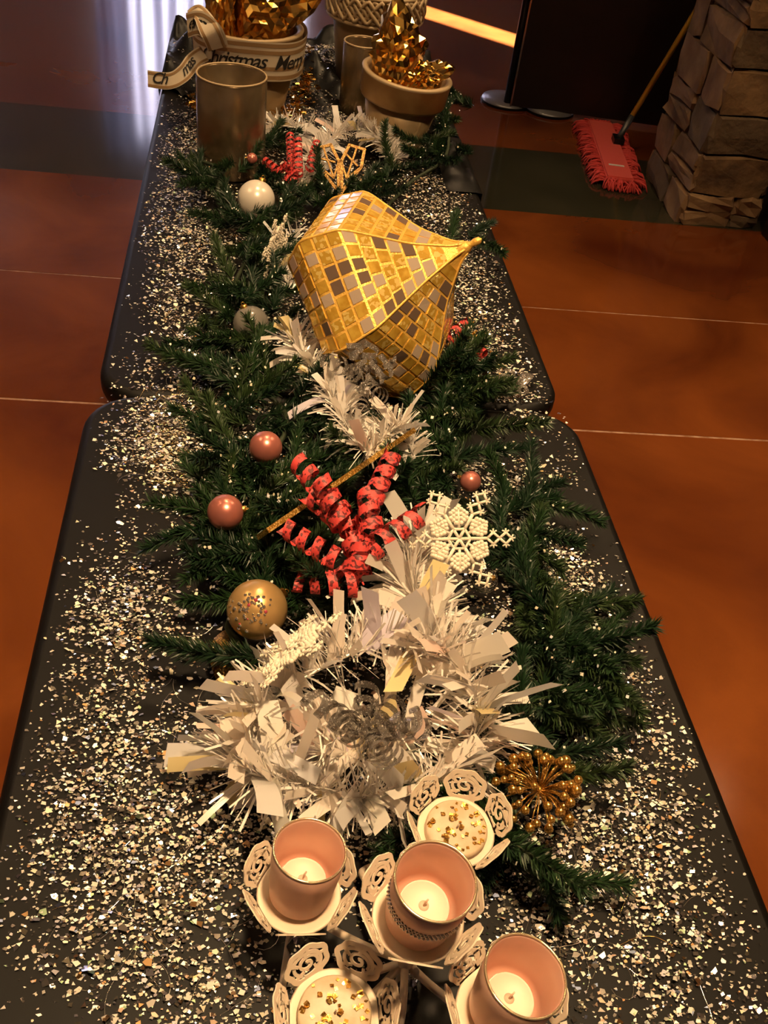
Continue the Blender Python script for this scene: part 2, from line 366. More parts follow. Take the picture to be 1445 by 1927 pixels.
# ================================================================== TABLES
def table(x0, x1, y0, y1, top, label):
    t = thing('folding_table', label, 'table', ((x0+x1)/2, (y0+y1)/2, 0))
    b = bmesh.new(); L = (y1-y0)/2; W = (x1-x0)/2; rc = 0.075; prof = [(0.0, 0.0), (0.004, -0.0012), (0.010, -0.005), (0.014, -0.012), (0.014, -0.03), (0.010, -0.042), (0.0, -0.045)]
    rings = []
    for o, dz in prof:
        ring = []
        ww, ll = W-0.014+o, L-0.014+o
        for cx_, cy_, a0 in ((1, 1, 0), (-1, 1, 90), (-1, -1, 180), (1, -1, 270)):
            for k in range(9):
                a = math.radians(a0+k*90/8); r = rc-0.014+o
                ring.append(b.verts.new((cx_*(ww-r)+r*math.cos(a), cy_*(ll-r)+r*math.sin(a), top+dz)))
        rings.append(ring)
    for i in range(len(rings)-1):
        n = len(rings[0])
        for j in range(n): b.faces.new((rings[i][j], rings[i+1][j], rings[i+1][(j+1) % n], rings[i][(j+1) % n]))
    b.faces.new(rings[0]); b.faces.new(list(reversed(rings[-1])))
    bmesh.ops.recalc_face_normals(b, faces=b.faces[:])
    me = bpy.data.meshes.new('tabletop'); b.to_mesh(me); b.free(); me.materials.append(MT['black_plastic'])
    me.polygons.foreach_set('use_smooth', [len(p.vertices) == 4 for p in me.polygons]); link('tabletop', me, t)
    for sy in (-1, 1):
        for sx in (-1, 1):
            MB().tube([(sx*(W-0.12), sy*(L-0.28), top-0.045), (sx*(W-0.10), sy*(L-0.22), 0.0)], 0.014, 10).obj('leg', 'grey_steel', t)
        MB().tube([(-(W-0.112), sy*(L-0.25), 0.3), (W-0.112, sy*(L-0.25), 0.3)], 0.011, 8).obj('crossbar', 'grey_steel', t)
    return t
table(-0.381, 0.381, -1.80, 0.0, TZ, 'black folding table carrying the candle holder and rose votive cups')
table(-0.378, 0.381, 0.022, 1.85, TF, 'black folding table carrying the clay pots and the gold mosaic ornament')

# ================================================================== BLACK SATIN bunched round the far end
def cloth(name, label, pts_fn, nu, nv):
    vs = []; fs = []
    for i in range(nu+1):
        for j in range(nv+1): vs.append(pts_fn(i/nu, j/nv))
    for i in range(nu):
        for j in range(nv): fs.append((i*(nv+1)+j, (i+1)*(nv+1)+j, (i+1)*(nv+1)+j+1, i*(nv+1)+j+1))
    o = MB().add(vs, fs).obj(name, 'satin'); return tag(o, label, 'cloth')
def fold(x, y, amp):
    n = noise.noise(Vector((x*7, y*7, 3.1))); m = noise.noise(Vector((x*16+5, y*13, 1.7)))
    return amp*(0.55*abs(n)*2.0+0.45*abs(m))
STANDS = []          # (x, y, base radius) of what stands on the cloth, filled below
def cloth_top(x, y):
    """height of the big cloth above the table at x, y (0 outside it)"""
    u = (x+0.405)/0.82; y0_ = 1.40-0.22*min(1, max(0, u)*4)+0.03*math.sin(u*9)
    v = (y-y0_)/max(0.1, 1.89-y0_)
    if v < 0 or abs(x) > 0.41: return 0.0
    z = 0.003+fold(x, y, 0.095)*(0.15+0.85*min(1, v*3))+0.05*math.exp(-((x+0.33)**2+(y-1.5)**2)/0.01)
    for sx, sy, sr in STANDS: z = min(z, 0.003+max(0.0, math.hypot(x-sx, y-sy)-sr-0.006)*1.6)
    return z
def over_edge(x, y, z, xe, ye):
    """let the cloth run over the table edge and hang instead of cutting into it"""
    if abs(x) > xe: z = min(z, 0.004)-(abs(x)-xe); x = math.copysign(xe+0.012, x)
    if y > ye: z = min(z, 0.004)-(y-ye); y = ye+0.012
    return (x, y, TF+z)
def c1(u, v):
    x = -0.405+0.82*u; y0_ = 1.40-0.22*min(1, u*4)+0.03*math.sin(u*9); y = y0_+(1.89-y0_)*v
    return over_edge(x, y, cloth_top(x, y), 0.373, 1.843)
P1 = at(470, 43, TF+0.215); P1b = Vector((P1.x, P1.y+0.02, TF+0.004))
P2 = at(752, 148, TF+0.175); P2b = Vector((P2.x+0.006, P2.y+0.035, TF+0.006))
P3 = at_y(706, 22, 1.52); P3b = Vector((P3.x, P3.y, TF+0.004)); h3 = P3.z+0.06-P3b.z
V1 = at(436, 140, TF+0.205); V2 = at_y(676, 78, 1.30); V2b = Vector((V2.x+0.012, V2.y, TF+0.004)); V2h = V2.z-TF-0.004
STANDS += [(P1b.x, P1b.y, 0.082), (P2b.x, P2b.y, 0.066), (P3b.x, P3b.y, 0.088), (V2b.x, V2b.y, 0.05), (V1.x, V1.y, 0.0745)]
cloth('satin_cloth', 'black satin cloth bunched around the clay pots at the table end', c1, 90, 80)
def c2(u, v):
    x = 0.30+0.135*u; y = 0.86+0.33*v
    return over_edge(x, y, 0.004+fold(x+3, y, 0.06)*math.sin(PI*v)**0.5*math.sin(PI*min(1, u*1.1+0.05))**0.5, 0.373, 1.843)
cloth('satin_cloth', 'small black satin fold hanging over the table edge below the pine branches', c2, 36, 44)

# ================================================================== POTS, VASES
def pot(label, loc, rot, rt, h, rb, band, foil=False):
    t = thing('clay_pot', label, 'pot', loc, rot)
    MB().lathe([(0.001, 0), (rb, 0), (rb+0.004, 0.006), (rt-0.016, h-band), (rt-0.016, h-band)], 48).obj('body', 'pot', t)
    MB().lathe([(rt-0.018, h-band-0.002), (rt-0.006, h-band), (rt-0.003, h-band+0.006), (rt, h-0.008)], 48).obj('collar', 'pot_rim', t)
    MB().lathe([(rt, h-0.008), (rt+0.002, h-0.003), (rt-0.004, h), (rt-0.012, h-0.002), (rt-0.014, h-0.012), (rt-0.02, h-0.07), (0.001, h-0.075)], 48).obj('lip', 'pot_lip', t)
    return t
def foil(label, loc, rx, ry, hz, seed, n=26, spikes=(), pot_=None, plane_=None):
    """crumpled sheet of gold foil: a faceted bulging mass with a few folded peaks"""
    b = bmesh.new(); bmesh.ops.create_icosphere(b, subdivisions=4, radius=1)
    for v in b.verts:
        p = v.co.normalized(); q = p*2.3+Vector((seed*7.3, 0, 0))
        d = 0.82+0.45*abs(noise.noise(q))+0.34*abs(noise.noise(p*4+Vector((seed, 3, 0))))+0.22*abs(noise.noise(p*8.5+Vector((0, seed, 9))))
        for sx, sy, sz, a in spikes:
            s = Vector((sx, sy, sz)).normalized(); d += a*max(0, p.dot(s)-0.8)*5
        v.co = Vector((p.x*rx*d, p.y*ry*d, p.z*hz*d))
        v.co += Vector([random.uniform(-1, 1)*0.0016 for _ in range(3)])
    if pot_ or plane_:
        for v in b.verts:
            p = v.co+Vector(loc)
            if plane_:
                q, n_ = plane_; dd = (p-q).dot(n_)
                if dd < 0.0015: p = p+n_*(0.0015-dd)
            if pot_:
                b0, rm, rin, hr = pot_; l = rm.transposed() @ (p-b0); l.z = max(l.z, hr-0.07); rr_ = math.hypot(l.x, l.y)
                lim = rin-0.022 if l.z < hr+0.006 else rin-0.022+(l.z-hr-0.006)*1.3
                if rr_ > lim: l.x *= lim/rr_; l.y *= lim/rr_
                p = b0+rm @ l
            v.co = p-Vector(loc)
    me = bpy.data.meshes.new('gold_foil'); b.to_mesh(me); b.free(); me.materials.append(MT['foil'])
    o = link('foil_tissue', me); o.location = loc
    return tag(o, label, 'foil')
# right pot (tilted a little), its foil
r2 = Matrix.Rotation(math.radians(5), 3, 'Y') @ Matrix.Rotation(math.radians(2), 3, 'X')
pot('gold washed clay pot with wide plain collar holding crumpled gold foil', P2b, r2, 0.106, 0.178, 0.062, 0.062)
F2 = P2b+r2 @ Vector((-0.012, 0.0, 0.165))
foil('crumpled gold foil bulging out of the plain collared clay pot', F2+Vector((-0.012, 0.0, 0.028)), 0.062, 0.062, 0.088, 1.0, spikes=((-0.25, 0.1, 1, 0.35),), pot_=(P2b, r2, 0.106, 0.178), plane_=(F2+Vector((0.018, -0.016, 0.017)), Vector((-0.054, 0.028, 0.03)).normalized()))
foil('small crumpled gold foil lying in the front of the plain collared pot', F2+Vector((0.042, -0.028, 0.006)), 0.05, 0.042, 0.036, 5.0, spikes=((1, 0.2, 0.6, 0.5),), pot_=(P2b, r2, 0.106, 0.178), plane_=(F2+Vector((0.018, -0.016, 0.017)), -Vector((-0.054, 0.028, 0.03)).normalized()))
# left pot with ribbon
pot('gold washed clay pot wrapped in a striped lettered ribbon', P1b, None, 0.128, 0.205, 0.082, 0.085)
foil('large crumpled gold foil rising from the ribbon wrapped pot', P1b+Vector((0.015, 0.0, 0.245)), 0.108, 0.095, 0.085, 9.0, spikes=((0.6, 0.1, 0.8, 0.45), (-0.7, 0, 0.6, 0.5), (1, -0.2, 0.3, 0.3)), pot_=(P1b, Matrix.Identity(3), 0.128, 0.205), plane_=(P1b+Vector((-0.044, -0.02, 0.245)), Vector((0.083, 0.035, 0)).normalized()))
foil('narrow crumpled gold foil peak beside the ribbon bow', P1b+Vector((-0.068, -0.035, 0.25)), 0.034, 0.034, 0.085, 13.0, pot_=(P1b, Matrix.Identity(3), 0.128, 0.205), plane_=(P1b+Vector((-0.044, -0.02, 0.245)), -Vector((0.083, 0.035, 0)).normalized()))
# big pot with braided rim
t3 = thing('clay_pot', 'tall clay pot with a braided basket weave rim band', 'pot', P3b)
rt3 = 0.122
MB().lathe([(0.001, 0), (0.088, 0), (rt3-0.012, h3-0.075), (rt3-0.012, h3-0.07)], 48).obj('body', 'pot', t3)
MB().lathe([(rt3-0.012, h3-0.075), (rt3, h3-0.068), (rt3+0.004, h3-0.004), (rt3-0.004, h3), (rt3-0.016, h3-0.006), (rt3-0.02, h3-0.08), (0.001, h3-0.085)], 48).obj('collar', 'pot_rim', t3)
for k in range(3):
    for ph in (0, 1):
        pts = []
        N = 16*8
        for i in range(N):
            a = 2*PI*i/N; q = (i/8+k/3*2) % 2; tri = abs(q-1) if ph == 0 else 1-abs(q-1)
            pts.append(((rt3+0.004+0.003*math.cos(q*PI+ph))*math.cos(a), (rt3+0.004+0.003*math.cos(q*PI+ph))*math.sin(a), h3-0.062+0.056*tri))
        MB().tube(pts, 0.0056, 6, closed=True).obj('braid_strand', 'pot_lip', t3)
for zz in (h3-0.068, h3-0.002): MB().tube([((rt3+0.003)*math.cos(2*PI*i/64), (rt3+0.003)*math.sin(2*PI*i/64), zz) for i in range(64)], 0.005, 6, closed=True).obj('rim_bead', 'pot_lip', t3)

def glass_cyl(label, loc, r, h, group=None):
    t = thing('glass_cylinder', label, 'vase', loc)
    MB().lathe([(0.001, 0), (r-0.004, 0), (r, 0.005), (r, h-0.003), (r-0.002, h), (r-0.004, h-0.003), (r-0.005, 0.008), (0.001, 0.008)], 56).obj('glass', 'smoke_glass', t)
    MB().tube([((r-0.0015)*math.cos(2*PI*i/56), (r-0.0015)*math.sin(2*PI*i/56), h) for i in range(56)], 0.0022, 6, closed=True).obj('rim', 'pot_lip', t)
glass_cyl('smoky gold mercury glass cylinder standing among pine branches before the ribboned pot', (V1.x, V1.y, TF), 0.0745, 0.205)
glass_cyl('smoky gold glass cylinder behind the plain collared clay pot', V2b, 0.05, V2h)

# ---- lettered ribbon
def text_mesh(s, size):
    cu = bpy.data.curves.new('t', 'FONT'); cu.body = s; cu.size = size; cu.shear = 0.35; cu.space_character = 0.86; cu.resolution_u = 3; cu.offset = 0.0004
    o = bpy.data.objects.new('t', cu); COL.objects.link(o)
    dg = bpy.context.evaluated_depsgraph_get(); me = bpy.data.meshes.new_from_object(o.evaluated_get(dg))
    bpy.data.objects.remove(o); bpy.data.curves.remove(cu)
    b = bmesh.new(); b.from_mesh(me); bmesh.ops.subdivide_edges(b, edges=[e for e in b.edges if e.calc_length() > 0.006], cuts=2)
    bmesh.ops.triangulate(b, faces=b.faces[:]); b.to_mesh(me); b.free(); return me
rib = thing('lettered_ribbon', 'cream and tan striped ribbon printed with black script round the clay pot', 'ribbon', P1b)
RR = 0.1315; RB = 0.205-0.092
def on_band(s, v, off=0.0):      # s metres along the ribbon, v metres up
    a = -PI/2+s/RR; r = RR+off+0.006*(v/0.08)
    return Vector((r*math.cos(a), r*math.sin(a), RB+v+0.004*math.sin(a*3)))
def band_strip(name, m, v0, v1, off, parent):
    vs = []; fs = []; n = 96
    for i in range(n+1):
        s = 2*PI*RR*i/n
        vs += [on_band(s, v0, off), on_band(s, v1, off)]
    for i in range(n): fs.append((i*2, i*2+2, i*2+3, i*2+1))
    return MB().add(vs, fs).obj(name, m, parent)
band = band_strip('band', 'ribbon', 0.0, 0.088, 0.0, rib)
for v0 in (0.004, 0.024, 0.060, 0.076): band_strip('stripe', 'ribbon_stripe', v0, v0+0.009, 0.0008, band)
def lettering(s, s0, size, v0, parent, fn):
    me = text_mesh(s, size); me.materials.clear(); me.materials.append(MT['ink'])
    for v in me.vertices: v.co = fn(s0+v.co.x, v0+v.co.y)
    return link('lettering', me, parent)
lettering('Christmas', -0.125, 0.046, 0.030, band, lambda s, v: on_band(s, v, 0.0018))
lettering('Merry', 0.058, 0.046, 0.028, band, lambda s, v: on_band(s, v, 0.0018))
lettering('Christmas', -0.345, 0.046, 0.030, band, lambda s, v: on_band(s, v, 0.0018))
lettering('Merry', -0.56, 0.046, 0.030, band, lambda s, v: on_band(s, v, 0.0018))
def tail(pts, ups, wd, words):
    pts = [Vector(p) for p in pts]; cp = spline(pts, 10); cu = spline([Vector(u) for u in ups], 10)
    L = [0]
    for i in range(1, len(cp)): L.append(L[-1]+(cp[i]-cp[i-1]).length)
    def fn(s, v, off=0.0):
        s = max(0, min(L[-1]*0.999, s)); i = max(0, min(len(cp)-2, int(np.searchsorted(L, s))-1)); t = (s-L[i])/max(1e-6, L[i+1]-L[i])
        p = cp[i].lerp(cp[i+1], t); u = cu[i].lerp(cu[i+1], t).normalized(); nrm = (cp[i+1]-cp[i]).normalized().cross(u)
        if nrm.dot(VIEW(p+P1b)) < 0: nrm = -nrm
        return p+u*(v-wd/2)+nrm*off
    def strip(name, m, v0, v1, off, par):
        vs = []; fs = []; n = 60
        for i in range(n+1): vs += [fn(L[-1]*i/n, v0, off), fn(L[-1]*i/n, v1, off)]
        for i in range(n): fs.append((i*2, i*2+2, i*2+3, i*2+1))
        return MB().add(vs, fs).obj(name, m, par)
    tl_ = strip('tail', 'ribbon', 0, wd, 0, rib)
    for q in (0.06, 0.78): strip('stripe', 'ribbon_stripe', wd*q, wd*(q+0.14), 0.0008, tl_)
    for wtxt, s0, size in words: lettering(wtxt, s0, size, wd*0.32, tl_, lambda s, v: fn(s, v, 0.0018))
def loc1(px, py, y): return at_y(px, py, y)-P1b
yb = P1b.y
tail([loc1(278, 148, yb-0.150), loc1(318, 152, yb-0.160), loc1(345, 138, yb-0.150), loc1(366, 112, yb-0.130), loc1(385, 100, yb-0.130)], [(0, 0.3, 1), (0, 0.3, 1), (-0.5, 0.2, 0.8), (-0.7, 0, 0.5), (-0.5, 0, 0.8)], 0.036, [('Ch', 0.008, 0.034), ('mas', 0.085, 0.03)])
tail([loc1(352, 48, yb-0.130), loc1(378, 44, yb-0.150), loc1(402, 66, yb-0.150), loc1(410, 92, yb-0.140)], [(-0.1, 0.2, 1), (0.2, 0.2, 1), (0.7, 0, 0.7), (0.9, 0, 0.3)], 0.05, [('erry', 0.004, 0.036)])
tail([loc1(410, 92, yb-0.140), loc1(396, 60, yb-0.160), loc1(372, 22, yb-0.130), loc1(356, 40, yb-0.130)], [(0.9, 0, 0.3), (0.8, 0.2, 0.5), (0.3, 0.8, 0.4), (-0.2, 0.5, 0.8)], 0.045, [])

# ================================================================== WHAT BRANCHES AND TINSEL MUST NOT PASS THROUGH
FT = Vector((0.185, 0.077, 0.981)); FAX = Vector((0.722, -0.233, 0.652)).normalized(); FL, FR, FROLL = 0.241, 0.171, 0.026
u_ = FAX.cross(Vector((0, 0, 1))).normalized(); v_ = u_.cross(FAX)
SS = np.linspace(0, 1.22, 200); RRf = np.interp(SS, [0, .06, .12, .3, .55, .8, 1, 1.05, 1.1, 1.22], [0.03, .055, .10, .355, .894, 1.002, .84, .6, .0, 0.0])
ker = np.ones(13)/13; RP = np.convolve(np.pad(RRf, 6, 'edge'), ker, 'valid'); RP[-1] = 0
def ridge(k, s):
    q = FROLL+2*PI*k/6; r = FR*float(np.interp(s, SS, RP)); return -FAX*(s*FL)+(u_*math.cos(q)+v_*math.sin(q))*r
CC = Vector((-0.004, -0.886, TZ))
CONES = [(P1b, 0.205, 0.084, 0.138), (P2b+Vector((0.004, 0, 0)), 0.18, 0.066, 0.112), (P3b, h3, 0.09, 0.13), (Vector((V1.x, V1.y, TF)), 0.207, 0.076, 0.076), (V2b, V2h+0.002, 0.052, 0.052)]
for px, py, z, zc in ((785, 1731, 0.145, 0.072), (562, 1686, 0.075, 0.07), (940, 1905, 0.085, 0.07), (856, 1568, 0.075, 0.036), (628, 1915, 0.08, 0.036)):
    q = at(px, py, TZ+z); CONES.append((q-Vector((0, 0, 0.004)), zc, 0.038, 0.05))
q = at(1014, 1488, 0.812); SPHERES = [(q, 0.033)]
for px, py, z, rp in ((424, 964, 0.825, 34), (484, 1147, 0.80, 57), (500, 842, 0.815, 31), (885, 906, 0.81, 20), (482, 375, 0.765, 35), (472, 610, 0.765, 34), (912, 1092, 0.80, 25), (474, 298, 0.80, 10)):
    q = at(px, py, z); SPHERES.append((q, rp/pxm(q)))
def top_at(y): return TZ if y < 0.012 else TF
def in_finial(p, m=0.0):
    q = p-FT; s_ = -q.dot(FAX)/FL
    if s_ < -0.05 or s_ > 1.1+m/FL: return False
    l = q+FAX*(s_*FL); a = math.atan2(l.dot(v_), l.dot(u_))-FROLL; a = (a % (PI/3))-PI/6
    return l.length*math.cos(a) < FR*float(np.interp(s_, SS, RP))*math.cos(PI/6)+m
def inside(p, m=0.0, table=0.003):
    if abs(p.x) < 0.385+m and -1.81 < p.y < 1.86 and p.z < top_at(p.y)+table: return True
    if p.y > 1.1 and p.z < TF+cloth_top(p.x, p.y)+table: return True
    for c_, h_, r0, r1 in CONES:
        t_ = (p.z-c_.z)/h_
        if -0.05 < t_ < 1.0+m/h_ and math.hypot(p.x-c_.x, p.y-c_.y) < r0+(r1-r0)*max(0, t_)+m: return True
    for c_, r_ in SPHERES:
        if (p-c_).length < r_+m: return True
    return in_finial(p, m)

# ================================================================== PINE GARLAND
def sprig_mesh(L, nn, seed):
    rnd = random.Random(seed); vs = []; fs = []; mi = []
    b = MB()
    bend = [Vector((0.012*math.sin(3*t+seed), 0.012*math.cos(2*t+seed)*t, L*t)) for t in [i/6 for i in range(7)]]
    b.tube(bend, [0.0016]*6+[0.0006], 4, mi=1)
    for k in range(nn):
        t = rnd.random()**0.9; i = min(5, int(t*6)); p = bend[i].lerp(bend[i+1], t*6-i)
        a = rnd.uniform(0, 2*PI); ln = rnd.uniform(0.017, 0.027)*(1-0.35*t)
        tilt = rnd.uniform(0.55, 1.15)
        d = Vector((math.cos(a)*math.sin(tilt), math.sin(a)*math.sin(tilt), math.cos(tilt)))
        sd_ = d.cross(Vector((rnd.uniform(-1, 1), rnd.uniform(-1, 1), rnd.uniform(-1, 1)))).normalized()*0.00085
        mid = p+d*ln*0.55+Vector((0, 0, ln*0.04)); tip = p+d*ln+Vector((0, 0, ln*0.12))
        b.add([p-sd_, p+sd_, mid+sd_, mid-sd_, tip], [(0, 1, 2, 3), (3, 2, 4)], 0)
    return b.mesh('sprig', ['needle', 'twig'], smooth=False)
SPRIGS = [sprig_mesh(0.105, 400, 1), sprig_mesh(0.09, 340, 2), sprig_mesh(0.12, 430, 3), sprig_mesh(0.075, 300, 4)]
KEEP = [(at(882, 655, 0.75), 0.05), (at(940, 735, 0.75), 0.04), (at(545, 295, 0.795), 0.04)]      # small picks that lie clear of the branches
SPL = {m_.name: l_ for m_, l_ in zip(SPRIGS, (0.105, 0.09, 0.12, 0.075))}; NEEDLE_SPOTS = []
def garland(label, spine, anchors, seed):
    rnd = random.Random(seed)
    sp = spline([at(x, y, z) for x, y, z in spine], 6)
    for q in sp:          # the stem runs round the solid things, on the table
        for k in range(40):
            if not inside(q, 0.006, 0.006): break
            if in_finial(q, 0.006): q.z -= 0.003
            if inside(q, 0.006, 0.006) and q.z < top_at(q.y)+0.012: q.z = top_at(q.y)+0.0065; q.x += 0.004 if q.x > 0 else -0.004
            elif inside(q, 0.006, 0.006): q.x += 0.004 if q.x > 0 else -0.004
    t = thing('pine_garland', label, 'garland', (0, 0, 0))
    MB().tube(sp, 0.004, 6).obj('stem', 'twig', t)
    for (x, y, n, up) in anchors:
        n = n if up else int(n*1.45+0.5)
        base_z = (TZ if at(x, y, TZ).y < 0.0 else TF)
        for k in range(n):
            best = None
            for tr in range(60):          # a branch bends round what lies in its way
                w_ = 22+tr*0.8
                p = at(x+rnd.uniform(-w_, w_), y+rnd.uniform(-w_*0.73, w_*0.73), base_z+rnd.uniform(0.018, 0.05))
                a = rnd.uniform(0, 2*PI)
                el = rnd.uniform(0.05, 0.6) if not up else rnd.uniform(0.7, 1.2)
                d = Vector((math.cos(a)*math.cos(el), math.sin(a)*math.cos(el), math.sin(el)))
                me_ = rnd.choice(SPRIGS); ln_ = SPL[me_.name]
                if abs(p.x+d.x*ln_) > 0.375: continue
                if any((p+d*ln_*q-c_).length < r_+0.008 for q in (0, 0.33, 0.66, 1.0) for c_, r_ in KEEP): continue
                if not any(inside(p+d*ln_*q, 0.017, 0.016) for q in (0, 0.25, 0.5, 0.75, 1.0)): best = (p, d, me_); break
            if best is None: continue
            p, d, me_ = best
            NEEDLE_SPOTS.append((p, d, ln_))
            m = Matrix.Translation(p) @ frame((rnd.uniform(-1, 1), rnd.uniform(-1, 1), 0.3), None, d).to_4x4()
            link('sprig', me_, t, m)
    return t
garland('dark green artificial pine garland winding along the two tables, rose ball resting in it',
        [(440, 290, 0.76), (410, 360, 0.76), (470, 450, 0.76), (430, 560, 0.745), (425, 640, 0.745), (480, 720, 0.75), (540, 790, 0.775), (490, 900, 0.78), (460, 1010, 0.78), (500, 1100, 0.78), (480, 1210, 0.77)],
        [(450, 300, 5, 0), (410, 345, 5, 0), (455, 415, 5, 0), (500, 425, 4, 0), (470, 480, 4, 0), (450, 540, 5, 0), (510, 575, 3, 0), (460, 640, 5, 0), (500, 720, 5, 0), (560, 790, 3, 0), (480, 800, 4, 0), (585, 770, 2, 1),
         (470, 880, 5, 0), (540, 900, 5, 0), (450, 1010, 6, 0), (510, 1020, 5, 0), (480, 1085, 5, 0), (560, 1110, 5, 0), (640, 1165, 4, 1), (600, 1150, 3, 0), (480, 1215, 3, 0), (600, 850, 3, 0), (600, 970, 4, 0), (540, 360, 3, 0), (430, 600, 3, 0), (440, 960, 2, 0), (415, 700, 2, 0), (430, 760, 2, 0)], 11)
garland('dark green artificial pine garland along the side with the gold berry spray',
        [(845, 245, 0.775), (835, 300, 0.765), (770, 345, 0.7295), (725, 410, 0.7295), (765, 560, 0.7295), (800, 640, 0.7295), (850, 705, 0.735), (870, 760, 0.75), (860, 880, 0.78), (940, 980, 0.78), (1000, 1120, 0.78), (1050, 1240, 0.78), (1000, 1400, 0.77), (960, 1560, 0.77), (970, 1640, 0.76)],
        [(845, 225, 5, 0), (830, 275, 6, 0), (700, 350, 4, 0), (735, 330, 2, 1), (590, 385, 3, 0), (620, 380, 2, 1), (790, 660, 4, 0), (830, 685, 5, 0), (855, 735, 5, 0), (880, 800, 5, 0), (850, 870, 5, 0), (740, 890, 3, 0), (790, 930, 2, 1), (760, 960, 3, 0),
         (950, 960, 4, 0), (970, 1040, 5, 0), (1000, 1115, 6, 0), (1055, 1215, 7, 0), (1020, 1300, 6, 0), (970, 1190, 3, 0), (985, 1420, 4, 0), (940, 1520, 5, 0), (940, 1600, 4, 0), (960, 1550, 3, 0), (860, 440, 2, 0), (905, 1010, 3, 0), (690, 930, 1, 1), (775, 715, 4, 1), (720, 705, 3, 1), (835, 705, 4, 1), (880, 190, 2, 0)], 12)

# ================================================================== WHITE TINSEL GARLAND
TG = thing('tinsel_garland', 'white iridescent tinsel garland of wide film strips winding through the pine', 'garland')
tpaths = [[(440, 1440, .79), (500, 1330, .81), (600, 1260, .82), (720, 1215, .83), (850, 1240, .83), (900, 1350, .82), (850, 1450, .80), (720, 1500, .79), (580, 1480, .79), (470, 1450, .79), (540, 1400, .765), (640, 1420, .76), (740, 1410, .76)],
          [(850, 1250, .83), (800, 1170, .83), (770, 1090, .82), (790, 1030, .80)],
          [(780, 860, .82), (745, 805, .83), (690, 850, .82), (640, 780, .82), (610, 720, .82), (575, 680, .82), (550, 630, .81)],
          [(545, 540, .76), (530, 490, .76), (560, 430, .75)],
          [(560, 350, .75), (600, 290, .77), (640, 250, .78), (700, 250, .79), (745, 300, .77)], [(510, 240, .76), (540, 235, .78), (580, 250, .78)]]
def strip_geo(b, p, d, ln, wd, droop, rnd, segs=5):
    for tr in range(25):
        d = d.normalized(); side = d.cross(Vector((rnd.uniform(-1, 1), rnd.uniform(-1, 1), rnd.uniform(-0.4, 1)))).normalized()
        vs = []; q = p.copy(); dd = d.copy(); bad = False
        for i in range(segs+1):
            wq = wd*(0.75 if i == 0 else 1); fl_ = top_at(q.y)+0.004
            if q.z < fl_: q.z = fl_
            a_, b_ = q-side*wq/2, q+side*wq/2
            for c_ in (a_, b_): c_.z = max(c_.z, top_at(c_.y)+0.0015)
            if i > 0 and (inside(q, 0.001, 0.0005) or (wd > 0.005 and (inside(a_, 0.001, 0.0005) or inside(b_, 0.001, 0.0005)))): bad = True; break
            vs += [a_, b_]
            dd = (dd+Vector((0, 0, -droop))+Vector((rnd.uniform(-.06, .06), rnd.uniform(-.06, .06), 0))).normalized(); q = q+dd*ln/segs
        if not bad:
            b.add(vs, [(2*i, 2*i+2, 2*i+3, 2*i+1) for i in range(segs)]); return True
        d = d+Vector((rnd.uniform(-1, 1), rnd.uniform(-1, 1), rnd.uniform(0.1, 0.9)))*(0.4+tr*0.05); ln *= 0.97
    return False
LOOP = at(690, 1365, 0.83)
rnd = random.Random(5); thin = MB(); nw = 0
WIDE = [118, 34, 54, 10, 52, 14]; THIN = [1700, 450, 700, 150, 650, 160]
for pi_, path in enumerate(tpaths):
    sp = spline([at(x, y, z-(0.012 if y < 760 else 0)) for x, y, z in path], 12)
    for q in sp:
        for k in range(60):
            if not inside(q, 0.004, 0.004): break
            q += VIEW(q)*0.003
    MB().tube(sp, 0.0018, 5).obj('wire', 'thin_film', TG)
    small = pi_ >= 2; k_ = 0.72 if small else 1.0
    def pick():
        i = rnd.randrange(len(sp)-1); p = sp[i].lerp(sp[i+1], rnd.random()); tg = (sp[i+1]-sp[i]).normalized()
        u = Vector((0, 0, 1))-tg*tg.z; u.normalize(); v = tg.cross(u); a = rnd.uniform(-1.75, 1.75)
        d = (u*math.cos(a)+v*math.sin(a)+tg*rnd.uniform(-0.5, 0.5)).normalized()
        if pi_ in (0, 1):          # the strips splay outwards from the loop
            o_ = p-LOOP; o_.z = 0
            if o_.length < 0.11 and d.dot(o_) < 0 and rnd.random() < 0.62:
                o_.normalize(); d = (d-o_*2*d.dot(o_)).normalized()
        return p, d
    for k in range(WIDE[pi_]):
        p, d = pick(); b = MB(); strip_geo(b, Vector((0, 0, 0))+p, d, rnd.uniform(0.055, 0.098)*k_, rnd.choice([0.007, 0.012, 0.016, 0.02, 0.024])*k_, rnd.uniform(0.02, 0.16), rnd)
        if b.v: b.obj('film_strip', 'film', TG); nw += 1
    for k in range(THIN[pi_]):
        p, d = pick(); strip_geo(thin, p, d, rnd.uniform(0.03, 0.062)*k_, rnd.uniform(0.0008, 0.0026), rnd.uniform(0.0, 0.12), rnd, 3)
extra = MB()
for pi_, cnt in ((0, 120), (1, 30), (2, 50), (4, 40)):
    sp = spline([at(x, y, z-(0.012 if y < 760 else 0)) for x, y, z in tpaths[pi_]], 12); k_ = 0.72 if pi_ >= 2 else 1.0
    for q in sp:
        for k in range(60):
            if not inside(q, 0.004, 0.004): break
            q += VIEW(q)*0.003
    for k in range(cnt):
        p, d = pick(); strip_geo(extra, p, d, rnd.uniform(0.045, 0.075)*k_, rnd.choice([0.006, 0.009, 0.013, 0.017])*k_, rnd.uniform(0.02, 0.14), rnd)
tag(extra.obj('film_strips', 'film', TG), None, kind='stuff')
tag(thin.obj('film_strands', 'thin_film', TG), 'fine silvery film strands', kind='stuff')

